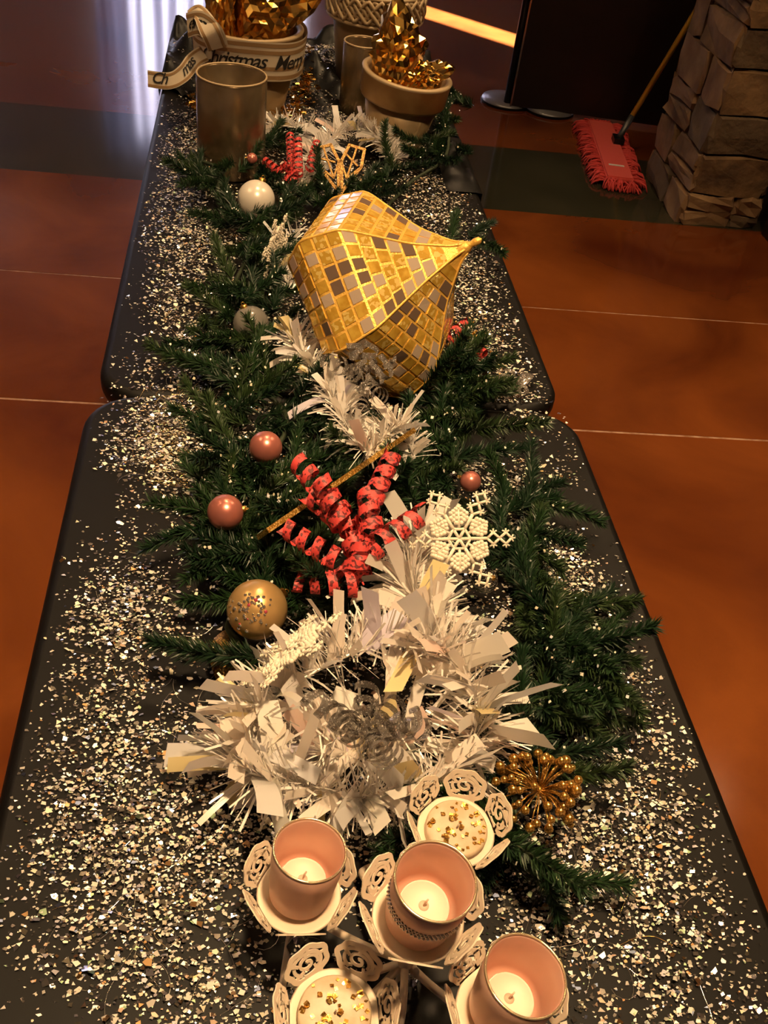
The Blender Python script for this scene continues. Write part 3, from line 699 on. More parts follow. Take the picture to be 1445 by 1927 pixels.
# ================================================================== CURLED RIBBON PICKS
def coil_mesh(L, r, wd, turns, m, taper=0.8):
    n = int(turns*14); vs = []; fs = []
    for i in range(n+1):
        t = i/n; a = 2*PI*turns*t; rr = r*(1-(1-taper)*t)
        z = L*t
        for dz in (-wd/2, wd/2): vs.append((rr*math.cos(a), rr*math.sin(a), z+dz))
    for i in range(n): fs.append((2*i, 2*i+2, 2*i+3, 2*i+1))
    return MB().add(vs, fs).mesh('coil', m)
def curl_pick(label, group, base, coils, m, r, wd, pitch):
    """coils: list of (start pixel, z, end pixel, z)"""
    B0 = at(*base); t = thing('curly_ribbon_pick', label, 'ornament', B0, None, group)
    MB().tube([(0, 0, max(-0.03, top_at(B0.y)+0.0005-B0.z)), (0.003, 0, 0.004), (0, 0.002, 0.02)], 0.002, 6).obj('stem', 'twig', t)
    for (x0, y0, z0, x1, y1, z1) in coils:
        a = at(x0, y0, z0); e = at(x1, y1, z1)
        for q in (a, e): q.z = max(q.z, top_at(q.y)+r*1.12+wd*0.3, top_at(min(q.y-0.02, q.y+0.02))+r*1.12)
        for k in range(60):       # in front of, not inside, the solid ornaments
            if not any(inside(a.lerp(e, q), r*1.15, 0.0) for q in (0, 0.25, 0.5, 0.75, 1)): break
            a += VIEW(a)*0.003; e += VIEW(e)*0.003
        a -= B0; e -= B0; d = e-a; L = d.length
        me = coil_mesh(L, r*random.uniform(0.9, 1.1), wd, max(1.6, L/pitch), m)
        mm = Matrix.Translation(a) @ (frame((random.uniform(-1, 1), random.uniform(-1, 1), 0.2), None, d).to_4x4())
        link('coil', me, t, mm)
        MB().tube([(0, 0, 0), a*0.5+Vector((0, 0, 0.004)), a], 0.0012, 5).obj('wire', m, t)
    return t
curl_pick('coral red curled ribbon pick with long spirals in front of the white snowflake', 'red curly picks', (665, 1075, 0.80),
          [(655, 985, 0.890, 562, 872, 0.905), (650, 1000, 0.895, 605, 905, 0.930), (690, 965, 0.890, 742, 848, 0.910), (695, 1035, 0.880, 798, 965, 0.895), (650, 1065, 0.860, 530, 990, 0.865), (684, 1100, 0.850, 556, 1093, 0.860),
           (680, 1075, 0.860, 655, 985, 0.890), (668, 1070, 0.865, 690, 1000, 0.895), (640, 975, 0.900, 575, 925, 0.905), (700, 1000, 0.890, 690, 930, 0.905)], 'red', 0.0145, 0.011, 0.021)
curl_pick('coral red curled ribbon pick leaning against the white tinsel by the mercury cylinder', 'red curly picks', (550, 350, 0.745),
          [(552, 345, .77, 545, 255, .80), (545, 340, .77, 495, 300, .775), (560, 330, .78, 560, 265, .81), (556, 330, .77, 530, 310, .80)], 'red', 0.0125, 0.010, 0.018)
curl_pick('coral red curled ribbon spiral beside the gold V ornament', 'red curly picks', (585, 325, 0.745), [(582, 318, .775, 597, 264, .80)], 'red', 0.0115, 0.010, 0.018)
curl_pick('coral red curled ribbon pick on glitter by the mosaic ornament', 'red curly picks', (865, 665, 0.735),
          [(845, 635, .75, 885, 605, .765), (880, 650, .75, 915, 672, .755), (870, 690, .745, 912, 698, .755)], 'red', 0.0135, 0.011, 0.02)
curl_pick('silver clear curled ribbon pick in the middle of the white tinsel loop', 'silver curly picks', (690, 1385, 0.80),
          [(660, 1375, 0.898, 580, 1305, 0.928), (690, 1370, 0.893, 690, 1295, 0.938), (710, 1370, 0.893, 745, 1330, 0.933), (700, 1385, 0.893, 790, 1350, 0.928), (720, 1370, 0.883, 800, 1372, 0.913), (690, 1395, 0.883, 722, 1425, 0.928),
           (670, 1390, 0.893, 655, 1355, 0.938), (660, 1380, 0.893, 630, 1340, 0.933), (705, 1385, 0.883, 735, 1420, 0.913)], 'silver_clear', 0.0135, 0.008, 0.017)
curl_pick('silver clear curled ribbon pick below the mosaic ornament', 'silver curly picks', (690, 758, 0.775),
          [(680, 700, 0.853, 665, 645, 0.888), (695, 700, 0.853, 735, 670, 0.883), (700, 715, 0.853, 740, 690, 0.878), (680, 720, 0.853, 655, 690, 0.883), (690, 735, 0.843, 720, 748, 0.873), (680, 745, 0.833, 675, 780, 0.853), (690, 690, 0.853, 700, 650, 0.883), (650, 690, 0.843, 615, 680, 0.863)], 'silver_clear', 0.014, 0.008, 0.017)
curl_pick('clear curled ribbon pick lying on glitter near the corner where the tables meet', 'silver curly picks', (930, 745, 0.735),
          [(915, 745, .742, 890, 770, .755), (935, 735, .742, 960, 715, .755), (945, 750, .742, 985, 735, .75), (940, 730, .742, 958, 700, .752)], 'silver_clear', 0.0135, 0.008, 0.016)

# ================================================================== ORNAMENT BALLS
def ball_orn(label, px, py, z, rpx, m, capdir, group=None, gems=None):
    c = at(px, py, z); r = rpx/pxm(c)
    t = thing('ornament_ball', label, 'ornament', c, None, group)
    MB().ball((0, 0, 0), r, 40, 24).obj('ball', m, t)
    d = Vector(capdir).normalized(); mm = frame((1, 0.3, 0.1), None, d).to_4x4()
    cp = MB().lathe([(r*0.2, r*0.95), (r*0.2, r*1.12), (r*0.16, r*1.15), (0.0005, r*1.15)], 16, 0, mm).obj('cap', 'gold', t)
    MB().tube([mm @ Vector((r*0.09*math.cos(a), 0, r*1.2+r*0.09*math.sin(a))) for a in [2*PI*i/12 for i in range(12)]], 0.0006, 5, closed=True).obj('loop', 'gold', cp)
    if gems:
        rr = random.Random(3)
        for k in range(gems):
            q = Vector((rr.gauss(-0.15, 0.3), rr.gauss(-0.5, 0.22), rr.gauss(0.6, 0.28))).normalized()
            s = rr.uniform(0.0010, 0.0026)
            MB().ball(q*r, s, 8, 5).obj('gem', 'pink_gem' if k % 14 == 0 else 'rhine', t)
    return t
ball_orn('satin rose gold ball ornament resting in the pine needles beside glitter', 424, 964, 0.825, 34, 'pink_ball', (0.95, 0.1, 0.15))
ball_orn('champagne gold ball ornament studded with small rhinestones and pink gems', 484, 1147, 0.80, 57, 'gold_ball', (0.8, 0.6, 0.1), gems=70)
ball_orn('rose gold ball ornament half hidden behind pine needles and red curls', 500, 842, 0.815, 31, 'pink_ball', (0.2, 0.9, -0.2))
ball_orn('small rose gold ball ornament behind the upper arms of the white snowflake', 885, 906, 0.81, 20, 'pink_ball', (-0.8, 0.4, 0.1))
ball_orn('pearl white ball ornament nestled in the pine near the mercury cylinder', 482, 375, 0.765, 35, 'pearl', (0.3, 0.4, 0.9))
ball_orn('pale translucent ball ornament sunk in pine needles beside the mosaic ornament', 472, 610, 0.765, 34, 'smoke_pearl', (-0.4, 0.3, 0.9))
ball_orn('clear champagne glass ball ornament under the white snowflake', 912, 1092, 0.80, 25, 'clear', (0.3, -0.4, 0.6))
ball_orn('tiny rose ball ornament with frosted cap in the far pine needles', 474, 298, 0.80, 10, 'pink_ball', (-0.9, -0.1, 0.1))

# ================================================================== SNOWFLAKES
def rod_(b, p, q, r=0.0017): b.tube([(p[0], p[1], 0), (q[0], q[1], 0)], r, 6)
def long_arm(S):
    b = MB(); rod_(b, (0.22*S, 0), (0.62*S, 0), 0.0022)
    P = [(0.62, 0), (0.76, 0.13), (0.76, -0.13), (0.9, 0), (1.04, 0.13), (1.04, -0.13), (1.16, 0)]
    for i, j in ((0, 1), (0, 2), (1, 3), (2, 3), (3, 4), (3, 5), (4, 6), (5, 6)): rod_(b, [c*S for c in P[i]], [c*S for c in P[j]])
    for i in (1, 2, 4, 5, 6):
        x, y = P[i]
        for a in (-60, 0, 60):
            aa = math.radians(a)+(math.atan2(y, 0.001) if y else 0); rod_(b, (x*S, y*S), ((x+0.09*math.cos(aa))*S, (y+0.09*math.sin(aa))*S), 0.0011)
    return b.mesh('arm', 'snow')
def bead_arm(S):
    b = MB(); rod_(b, (0.22*S, 0), (0.66*S, 0), 0.0018); b.ball((0.70*S, 0, 0), 0.0028, 8, 5)
    for k, (x, n) in enumerate(((0.30, 3), (0.40, 3), (0.50, 2), (0.60, 1))):
        for s in (-1, 1):
            for q in range(1, n+1): b.ball(((x+0.055*q)*S, s*0.058*q*S, 0), 0.0031, 8, 5)
            rod_(b, (x*S, 0), ((x+0.055*n)*S, s*0.058*n*S), 0.0014)
    return b.mesh('beaded_arm', 'snow')
S_ = 0.052
hubm = MB(); hubm.tube([(0.25*S_*math.cos(PI/3*i), 0.25*S_*math.sin(PI/3*i), 0) for i in range(6)], 0.0020, 6, closed=True)
for i in range(6): rod_(hubm, (0, 0), (0.25*S_*math.cos(PI/3*i), 0.25*S_*math.sin(PI/3*i)), 0.0020)
HUBM = hubm.mesh('hub', 'snow'); LAM = long_arm(S_); BAM = bead_arm(S_)
def snowflake(label, c, rot):
    t = thing('snowflake_ornament', label, 'ornament', c, rot, 'white snowflake ornaments')
    link('hub', HUBM, t)
    for k in range(6):
        link('arm', LAM, t, Matrix.Rotation(k*PI/3, 4, 'Z')); link('beaded_arm', BAM, t, Matrix.Rotation(k*PI/3+PI/6, 4, 'Z'))
    return t
def cam_vec(x, y, z): return Vector((R @ np.array([x, -y, -z])).tolist())    # right, up, towards the camera
c = at(864, 1014, 0.875)
snowflake('white glitter snowflake standing upright in the pine beside the red curls', c, frame(cam_vec(1, 0.02, 0), None, cam_vec(0.05, 0.10, 1)))
c = at(545, 1222, 0.86)
snowflake('white glitter snowflake lying half buried in tinsel below the gold ball', c, frame(cam_vec(1, 0.75, 0), None, cam_vec(-0.55, 0.78, 0.22)))
c = at(518, 465, 0.80)
snowflake('white glitter snowflake seen edge on in pine beside the mosaic ornament', c, frame(cam_vec(0.35, 1, 0), None, cam_vec(1, -0.35, 0.12)))

# ================================================================== GOLD FLAT ORNAMENTS
def kite(b, ang, L, wd, r0, th=0.004, bar=0.0062):
    ca, sa = math.cos(ang), math.sin(ang)
    P = [(r0, 0), (r0+L*0.62, wd/2), (r0+L, wd*0.38), (r0+L, -wd*0.38), (r0+L*0.62, -wd/2)]
    def bar_(p, q, w_=bar):
        p = Vector((p[0]*ca-p[1]*sa, p[0]*sa+p[1]*ca, 0)); q = Vector((q[0]*ca-q[1]*sa, q[0]*sa+q[1]*ca, 0)); d = q-p
        b.box((p+q)/2, (d.length+w_*0.7, w_, th), frame(d, None, (0, 0, 1)))
    for i in range(5): bar_(P[i], P[(i+1) % 5])
    bar_((r0+L*0.3, 0), (r0+L, 0), bar*0.6); bar_(P[1], (r0+L*0.3, 0), bar*0.6); bar_(P[4], (r0+L*0.3, 0), bar*0.6); bar_((r0+L*0.8, wd*0.42), (r0+L*0.62, -wd*0.3), bar*0.6)
c = at(640, 372, 0.765)
t = thing('gold_pick', 'flat openwork gold V shaped ornament standing up from the white tinsel', 'ornament', c, frame(cam_vec(0, 1, 0.0), None, cam_vec(0.05, 0.2, 1)))
for a in (17, -17):
    b = MB(); kite(b, math.radians(a), 0.108, 0.044, 0.014); b.obj('openwork_arm', 'gold_star', t, smooth=False)
MB().box((-0.012, 0, 0), (0.06, 0.012, 0.004)).obj('stem', 'gold_star', t, smooth=False)
p0 = at(497, 1003, 0.835); p1 = at(767, 818, 0.85); c = (p0+p1)/2; d = (p1-p0); vd = VIEW(c); nrm = d.cross(vd).normalized()
t = thing('gold_pick', 'flat gold openwork star seen edge on behind the red curls', 'ornament', c, frame(d, None, nrm))
for k in range(6):
    b = MB(); kite(b, k*PI/3, d.length/2-0.008 if k % 3 == 0 else 0.03, 0.036, 0.008, th=0.0065); b.obj('openwork_arm', 'gold_glit', t, smooth=False)

# ================================================================== GOLD BERRY SPRAY
c = at(1014, 1488, 0.805); t = thing('berry_spray', 'gold glitter berry spray with beads on wires at the edge of the garland', 'ornament', c)
rr = random.Random(8); bead = MB().ball((0, 0, 0), 0.0047, 12, 8).mesh('berry', 'gold_glit')
MB().ball((0, 0, 0), 0.006, 10, 6).obj('core', 'gold_glit', t)
for k in range(64):
    a = rr.uniform(0, 2*PI); el = rr.uniform(-0.15, 1.1); d = Vector((math.cos(a)*math.cos(el), math.sin(a)*math.cos(el), math.sin(el))); L = rr.uniform(0.034, 0.046)
    e = d*L+Vector((0, 0, -0.004)); MB().tube([(0, 0, 0), d*L*0.5+Vector((0, 0, 0.003)), e], 0.0008, 4).obj('wire', 'gold_glit', t)
    link('berry', bead, t, Matrix.Translation(e) @ Matrix.Scale(rr.uniform(0.7, 1.15), 4))

# ================================================================== GOLD MOSAIC FINIAL
fin = thing('mosaic_ornament', 'large gold six sided mosaic finial ornament lying tilted on the pine', 'ornament', FT)
b = MB(); ns = 60
for k in range(6):
    vs = []; fs = []
    for i in range(ns+1):
        s = 0.03+1.07*i/ns
        for j in range(3): vs.append(ridge(k, s).lerp(ridge(k+1, s), j/2))
    for i in range(ns):
        for j in range(2): fs.append((i*3+j, i*3+j+1, i*3+j+4, i*3+j+3))
    b.add(vs, fs)
bm_ = bmesh.new(); me = b.mesh('body', 'grout'); bm_.from_mesh(me); bmesh.ops.remove_doubles(bm_, verts=bm_.verts[:], dist=1e-5); bmesh.ops.recalc_face_normals(bm_, faces=bm_.faces[:])
for e in bm_.edges:
    if len(e.link_faces) == 2 and e.calc_face_angle(0) > math.radians(25): e.smooth = False
bm_.to_mesh(me); bm_.free(); body = link('body', me, fin)
for k in range(6): MB().tube([ridge(k, 0.05+0.98*i/40) for i in range(41)], 0.0022, 6).obj('edge_trim', 'grout', fin)
MB().lathe([(0.0005, 0.016), (0.005, 0.012), (0.006, 0.004), (0.0045, -0.002), (0.0085, -0.008), (0.0105, -0.014), (0.012, -0.022), (0.016, -0.034)], 20, 0, frame(u_, None, FAX).to_4x4()).obj('tip', 'grout', fin)
# rows of square tiles along each face
arc = [0.0]
for i in range(1, 200): arc.append(arc[-1]+math.hypot((SS[i]-SS[i-1])*FL, (RP[i]-RP[i-1])*FR*0.87))
rest = MB(); rr = random.Random(4); step = 0.0205
mats4 = ['tile_gold', 'tile_brown', 'tile_amber', 'tile_pale']
def tile_geo(b, k, s0, s1, t0, t1, lift, mi=0):
    A_, B_ = ridge(k, s0).lerp(ridge(k+1, s0), t0), ridge(k, s0).lerp(ridge(k+1, s0), t1); C_, D_ = ridge(k, s1).lerp(ridge(k+1, s1), t1), ridge(k, s1).lerp(ridge(k+1, s1), t0)
    n = (B_-A_).cross(D_-A_).normalized()
    if n.dot((A_+C_)/2+FAX*(0.6*FL)) < 0: n = -n
    tw = (B_-A_).normalized()*rr.uniform(-0.0006, 0.0006)
    lo = [A_-n*0.001, B_-n*0.001, C_-n*0.001, D_-n*0.001]; tl = [rr.uniform(-0.0004, 0.0004) for _ in range(4)]
    hi = [p+n*(lift+tl[i])+tw for i, p in enumerate((A_, B_, C_, D_))]
    b.add(lo+hi, [(4, 5, 6, 7), (0, 1, 5, 4), (1, 2, 6, 5), (2, 3, 7, 6), (3, 0, 4, 7)], mi)
vis = {}
for k in range(6):
    nmid = (ridge(k, 0.6)+ridge(k+1, 0.6))/2
    vis[k] = (nmid+FAX*0.6*FL).normalized().dot(VIEW(FT))
faces_vis = sorted(vis, key=lambda k: -vis[k])[:3]; ntile = 0
L0 = float(np.interp(0.16, SS, arc)); L1 = float(np.interp(1.02, SS, arc)); nrow = int((L1-L0)/step)
for k in range(6):
    for i in range(nrow):
        l0 = L0+(L1-L0)*i/nrow; l1 = L0+(L1-L0)*(i+1)/nrow-0.0042; s0 = float(np.interp(l0, arc, SS)); s1 = float(np.interp(l1, arc, SS))
        wdt = FR*float(np.interp((s0+s1)/2, SS, RP)); n = max(1, int(wdt/step))
        for j in range(n):
            t0 = (j+0.5)/n-0.5*(1-0.0042*n/wdt)/n; t1 = (j+0.5)/n+0.5*(1-0.0042*n/wdt)/n
            m = rr.choices([0, 1, 2, 3], [5, 3, 4, 3])[0]
            if k in faces_vis and ntile < 300:
                b = MB(); tile_geo(b, k, s0, s1, t0, t1, 0.0012); b.obj('mosaic_tile', mats4[m], body, smooth=False); ntile += 1
            else: tile_geo(rest, k, s0, s1, t0, t1, 0.0012, m)
tag(rest.obj('mosaic_tiles', mats4, body, smooth=False), None, kind='stuff')

# ================================================================== CANDLE HOLDER, CUPS, TEALIGHTS
ch = thing('candle_holder', 'cream metal five cup candle holder with cut out rose trays and crystals', 'candle holder', CC)
def medallion_mesh():
    b = MB(); W = 0.0182; H = 0.0150; y0 = 0.0155
    def flat(pts, wd, closed=False):
        pts = [Vector((p[0], p[1], 0)) for p in pts]; k = len(pts); vs = []; fs = []
        for i in range(k):
            tg_ = (pts[(i+1) % k]-pts[i-1]) if closed else (pts[min(i+1, k-1)]-pts[max(i-1, 0)]); nn = Vector((-tg_.y, tg_.x, 0)).normalized()
            for o_, zz in ((-wd/2, -0.0006), (wd/2, -0.0006), (wd/2, 0.0006), (-wd/2, 0.0006)): vs.append(pts[i]+nn*o_+Vector((0, 0, zz)))
        for i in range(k if closed else k-1):
            i2 = (i+1) % k
            for j in range(4): fs.append((i*4+j, i*4+(j+1) % 4, i2*4+(j+1) % 4, i2*4+j))
        b.add(vs, fs)
    N = 48
    flat([((1+0.05*math.cos(7*a))*W*math.cos(a), y0+(1+0.05*math.cos(7*a))*H*math.sin(a)) for a in [2*PI*i/N for i in range(N)]], 0.0045, True)
    flat([(0.74*W*math.cos(a)+0.001, y0+0.74*H*math.sin(a)-0.0006) for a in [0.4+4.6*i/30 for i in range(31)]], 0.0030)
    flat([(0.74*W*math.cos(a)-0.0012, y0+0.70*H*math.sin(a)) for a in [-1.0+1.2*i/12 for i in range(13)]], 0.0028)
    flat([((0.08+0.052*a)*W*math.cos(a+1), y0+(0.08+0.052*a)*H*math.sin(a+1)) for a in [0.3+8.6*i/60 for i in range(61)]], 0.0026)
    for a in (0.2, 1.4, 2.6, 3.9, 5.2): flat([(0.45*W*math.cos(a), y0+0.45*H*math.sin(a)), (0.95*W*math.cos(a+0.35), y0+0.95*H*math.sin(a+0.35))], 0.0024)
    flat([(-0.012, 0.001), (0.012, 0.001)], 0.005)
    return b.mesh('rose_medallion', 'white_metal', smooth=False)
MED = medallion_mesh()
TRR = 0.0355
def tray(px, py, z, ph, tilt=(0, 0)):
    c_ = at(px, py, TZ+z)-CC; t = bpy.data.objects.new('tray', None); COL.objects.link(t); t.parent = ch; t.empty_display_size = 0.02
    rot = Matrix.Rotation(tilt[0], 4, 'X') @ Matrix.Rotation(tilt[1], 4, 'Y')
    t.matrix_local = Matrix.Translation(c_) @ rot
    MB().lathe([(0.0005, 0.0), (TRR-0.004, 0.0), (TRR, 0.003), (TRR+0.001, 0.004), (TRR-0.001, 0.005), (TRR-0.005, 0.002), (0.0005, 0.0018)], 40).obj('dish', 'white_metal', t)
    for k in range(6):
        a = ph+k*PI/3; d = Vector((math.cos(a), math.sin(a), 0))
        up = (Vector((0, 0, 1))*0.9+d*0.42).normalized(); m = Matrix((Vector((-d.y, d.x, 0)), up, Vector((-d.y, d.x, 0)).cross(up))).transposed().to_4x4()
        link('rose_medallion', MED, t, Matrix.Translation(d*(TRR-0.001)+Vector((0, 0, 0.003))) @ m)
    return c_, rot
T2 = tray(785, 1731, 0.145, 0.3); T1 = tray(562, 1686, 0.075, 0.5); T3 = tray(940, 1905, 0.085, 0.1); T4 = tray(856, 1568, 0.075, 0.2); T5 = tray(628, 1915, 0.08, 0.0)
ctr = Vector((T2[0].x, T2[0].y, 0))
MB().tube([ctr+Vector((0, 0, 0.002)), ctr+Vector((0, 0, 0.07)), T2[0]], 0.0035, 10).obj('stem', 'white_metal', ch)
for k, T in enumerate((T1, T3, T4, T5)):
    e = T[0]; d = (e-ctr); d.z = 0; n_ = Vector((-d.y, d.x, 0))
    MB().tube(spline([ctr+Vector((0, 0, 0.07)), ctr+d*0.35+Vector((0, 0, 0.056)), ctr+d*0.8+Vector((0, 0, 0.052)), e+Vector((0, 0, -0.0034))], 8), 0.0036, 8).obj('arm', 'white_metal', ch)
    MB().tube(spline([ctr+Vector((0, 0, 0.07)), ctr+d*0.42+n_*0.42+Vector((0, 0, 0.055)), ctr+d*0.75+n_*0.55+Vector((0, 0, 0.0046)), ctr+d*0.95+n_*0.2+Vector((0, 0, 0.02)), e+Vector((0, 0, -0.004))], 8), 0.0034, 8).obj('scroll_foot', 'white_metal', ch)
MB().ball(ctr+Vector((0, 0, 0.07)), 0.0075, 12, 8).obj('hub', 'white_metal', ch)
def crystal(px, py, z, s):
    p = at(px, py, TZ+z)-CC; b = MB(); b.lathe([(0.0004, 0.022*s), (0.005*s, 0.016*s), (0.0085*s, 0.004*s), (0.0075*s, -0.006*s), (0.0004, -0.017*s)], 8, 0, Matrix.Translation(p)); o = b.obj('crystal_drop', 'crystal', ch, smooth=False)
    MB().ball(p+Vector((0, 0, 0.027*s)), 0.0045*s, 8, 6).obj('crystal_bead', 'crystal', o, smooth=False)
crystal(768, 1862, 0.03, 1.25); crystal(562, 1785, 0.025, 1.3); crystal(775, 1830, 0.045, 0.8)
def cup(label, T, h, rt, rb, px, py, hz, rh=False):
    base = CC+T[0]+T[1].to_3x3() @ Vector((0, 0, 0.0022)); rimc = at(px, py, hz); ax = (rimc-base).normalized()
    t = thing('votive_cup', label, 'candle cup', base, frame((1, 0, 0), None, ax), 'rose votive cups')
    pr_ = [(0.0005, 0.0), (rb*0.8, 0.0), (rb, 0.004), (rb+(rt-rb)*0.45, h*0.35), (rb+(rt-rb)*0.8, h*0.7), (rt, h-0.001)]
    MB().lathe(pr_+[(rt-0.0012, h), (rt-0.0026, h-0.002)]+[(r_-0.0026, max(z_, 0.012)) for r_, z_ in reversed(pr_[2:-1])]+[(0.0005, 0.012)], 56).obj('glass', 'rose_cup', t)
    MB().tube([((rt-0.0008)*math.cos(2*PI*i/56), (rt-0.0008)*math.sin(2*PI*i/56), h) for i in range(56)], 0.0011, 6, closed=True).obj('rim', 'cup_rim', t)
    if rh:
        b = MB()
        for row in range(3):
            for k in range(60):
                a = 2*PI*(k+0.5*(row % 2))/60; zz = h*0.52+row*0.0034; r_ = rb+(rt-rb)*0.68; b.ball((r_*math.cos(a), r_*math.sin(a), zz), 0.0015, 6, 4)
        tag(b.obj('rhinestone_band', 'rhine', t), 'band of tiny silver rhinestones', kind='stuff')
    # tealight inside
    q = thing('tealight', {0: 'cream tealight inside the rhinestone banded rose cup', 1: 'cream tealight inside the plain rose cup next to the white tinsel', 2: 'cream tealight inside the plain rose cup without rhinestones near the hanging crystals'}[0 if rh else (1 if px < 700 else 2)], 'candle', base+ax*0.0124, frame((1, 0, 0), None, ax), 'tealights in rose cups')
    tr_ = 0.0198
    MB().lathe([(0.0005, 0.0), (tr_, 0.0), (tr_, 0.0125), (tr_-0.0008, 0.013), (tr_-0.0012, 0.0118), (0.0045, 0.0108), (0.0005, 0.0105)], 36).obj('wax', 'wax', q)
    MB().lathe([(0.0005, 0.0112), (0.0042, 0.0112), (0.0042, 0.0106)], 16).obj('wick_base', 'wick', q)
    MB().tube([(0, 0, 0.011), (0.0006, 0.0004, 0.016), (0.0018, 0.001, 0.0195)], 0.0009, 6).obj('wick', 'wick', q)
    return t
cup('plain rose gold votive cup on the tray touching the white tinsel', T1, 0.064, 0.0310, 0.0262, 582, 1604, TZ+0.137)
cup('rose gold votive cup with a band of rhinestones on the raised middle tray', T2, 0.066, 0.0315, 0.0265, 817, 1663, TZ+0.208, rh=True)
cup('plain rose gold votive cup on the tray beside the hanging crystals', T3, 0.064, 0.0325, 0.0268, 987, 1838, TZ+0.148)
def dish_candle(label, T, m, r):
    base = CC+T[0]+Vector((0, 0, 0.0022)); t = thing('pillar_candle', label, 'candle', base)
    MB().lathe([(0.0005, 0), (r, 0), (r, 0.007), (r-0.002, 0.009), (r*0.55, 0.0078), (0.0005, 0.007)], 40).obj('wax', m, t)
    rr_ = random.Random(2); b = MB()
    for k in range(60):
        a = rr_.uniform(0, 2*PI); d = r*rr_.random()**0.5*0.9; s = rr_.uniform(0.001, 0.0022); p = Vector((d*math.cos(a), d*math.sin(a), 0.0092))
        b.box(p, (s*2, s*2, 0.0006), Matrix.Rotation(rr_.uniform(-.7, .7), 3, 'X') @ Matrix.Rotation(rr_.uniform(0, 3), 3, 'Z'))
    tag(b.obj('gold_flakes', 'gold_glit', t, smooth=False), None, kind='stuff')
    MB().tube([(0, 0, 0.007), (0.001, 0, 0.014)], 0.0009, 6).obj('wick', 'wick', t)
dish_candle('low cream candle strewn with gold flakes on the tray touching the pine', T4, 'dull_wax', 0.029)
dish_candle('low cream candle strewn with gold flakes on the tray with no cup near crystals', T5, 'dull_wax', 0.029)

# ================================================================== PARTITION SCREEN, MOP
d0 = at(957, 178, 0.01); e0 = at(1060, 212, 0.01)
s0 = at(962, 199, 0.022); s1 = at(1215, 234, 0.022); dv = (s1-s0); dv.z = 0; dl = dv.length; dn = dv.normalized(); bk = Vector((-dn.y, dn.x, 0))
ps = thing('partition_screen', 'tall black partition panel standing on round base plates behind the mop', 'screen', s0-Vector((0, 0, 0.022)), frame(dn, None, (0, 0, 1)))
MB().box((0.62, 0.012, 1.041), (1.24, 0.02, 2.038)).obj('panel', 'dark_wood', ps, smooth=False)
MB().box((-0.004, 0.01, 1.041), (0.008, 0.03, 2.038)).obj('edge_strip', 'chrome', ps, smooth=False)
for x in (-0.02, 0.20, 1.1):
    bp_ = MB().lathe([(0.0005, 0.0), (0.125, 0.0), (0.128, 0.008), (0.122, 0.02), (0.03, 0.03), (0.0005, 0.031)], 40, 0, Matrix.Translation((x, 0.11 if x < 0.1 else 0.075, 0))).obj('base_plate', 'base_grey', ps)
    MB().lathe([(0.1285, 0.0005), (0.1295, 0.005), (0.1285, 0.012)], 40, 0, Matrix.Translation((x, 0.11 if x < 0.1 else 0.075, 0))).obj('rubber_edge', 'black_plastic', bp_)
    MB().tube([(x, 0.04, 0.012), (x, 0.04, 2.05)], 0.019, 12).obj('pole', 'dark_metal', ps)

mc = at(1150, 285, 0.0); ma = at(1127, 226, 0.035); mb_ = at(1166, 352, 0.012); ma.z = mb_.z = 0.0; md = (mb_-ma); ml = md.length; mdn = md.normalized()
mop = thing('dust_mop', 'coral red dust mop with yellow handle leaning by the stone column', 'mop', ((ma+mb_)/2), frame(mdn, None, (0, 0, 1)))
b = MB(); L = ml/2-0.03; W = 0.062
b.box((0, 0, 0.034), (2*L, 2*W, 0.018)); MB2 = b.obj('pad', 'mop_pad', mop, smooth=False)
bm_ = bmesh.new(); bm_.from_mesh(MB2.data); bmesh.ops.bevel(bm_, geom=bm_.edges[:], offset=0.006, segments=2, affect='EDGES'); bm_.to_mesh(MB2.data); bm_.free()
rr = random.Random(6); fr = MB()
for k in range(520):
    q = rr.random()*(4*L+4*W)
    if q < 2*L: p, o = Vector((q-L, -W, 0)), Vector((0, -1, 0))
    elif q < 4*L: p, o = Vector((q-3*L, W, 0)), Vector((0, 1, 0))
    elif q < 4*L+2*W: p, o = Vector((L, q-4*L-W, 0)), Vector((1, 0, 0))
    else: p, o = Vector((-L, q-4*L-3*W, 0)), Vector((-1, 0, 0))
    p = p+Vector((0, 0, rr.uniform(0.012, 0.034))); o = (o+Vector((rr.uniform(-.6, .6), rr.uniform(-.6, .6), 0))).normalized(); ln = rr.uniform(0.035, 0.075); wv = Vector((-o.y, o.x, 0))*rr.uniform(-0.02, 0.02)
    fr.tube([p-o*0.01, p+o*ln*0.4+wv*0.5+Vector((0, 0, 0.006)), p+o*ln*0.8+wv, Vector((0, 0, 0.004))+Vector(((p+o*ln+wv*1.4).x, (p+o*ln+wv*1.4).y, 0))], [0.0042, 0.0045, 0.004, 0.003], 5)
tag(fr.obj('yarn_fringe', 'mop_red', mop), 'shaggy coral yarn fringe', kind='stuff')
MB().box((L*0.62, 0.0, 0.0445), (0.014, 0.07, 0.002)).obj('tag', 'white_tag', mop, smooth=False)
mi_ = mop.matrix_world.inverted()
hp = at(1163, 262, 0.055); pinv = ps.matrix_world.inverted(); lo_, hi_ = 3.10, 3.40
for k in range(40):           # a 1.3 m handle whose end rests on the face of the panel
    ym = (lo_+hi_)/2; top = at_y(1258, 105, ym); dh = (top-hp); far = hp+dh.normalized()*1.3
    if (pinv @ far).y > 0.002-0.0125: hi_ = ym
    else: lo_ = ym
MB().box(mi_ @ hp, (0.07, 0.05, 0.025)).obj('swivel', 'dark_metal', mop, smooth=False)
hd = MB().tube([mi_ @ (hp+dh*0.28), mi_ @ far], 0.0125, 12).obj('handle', 'yellow', mop)
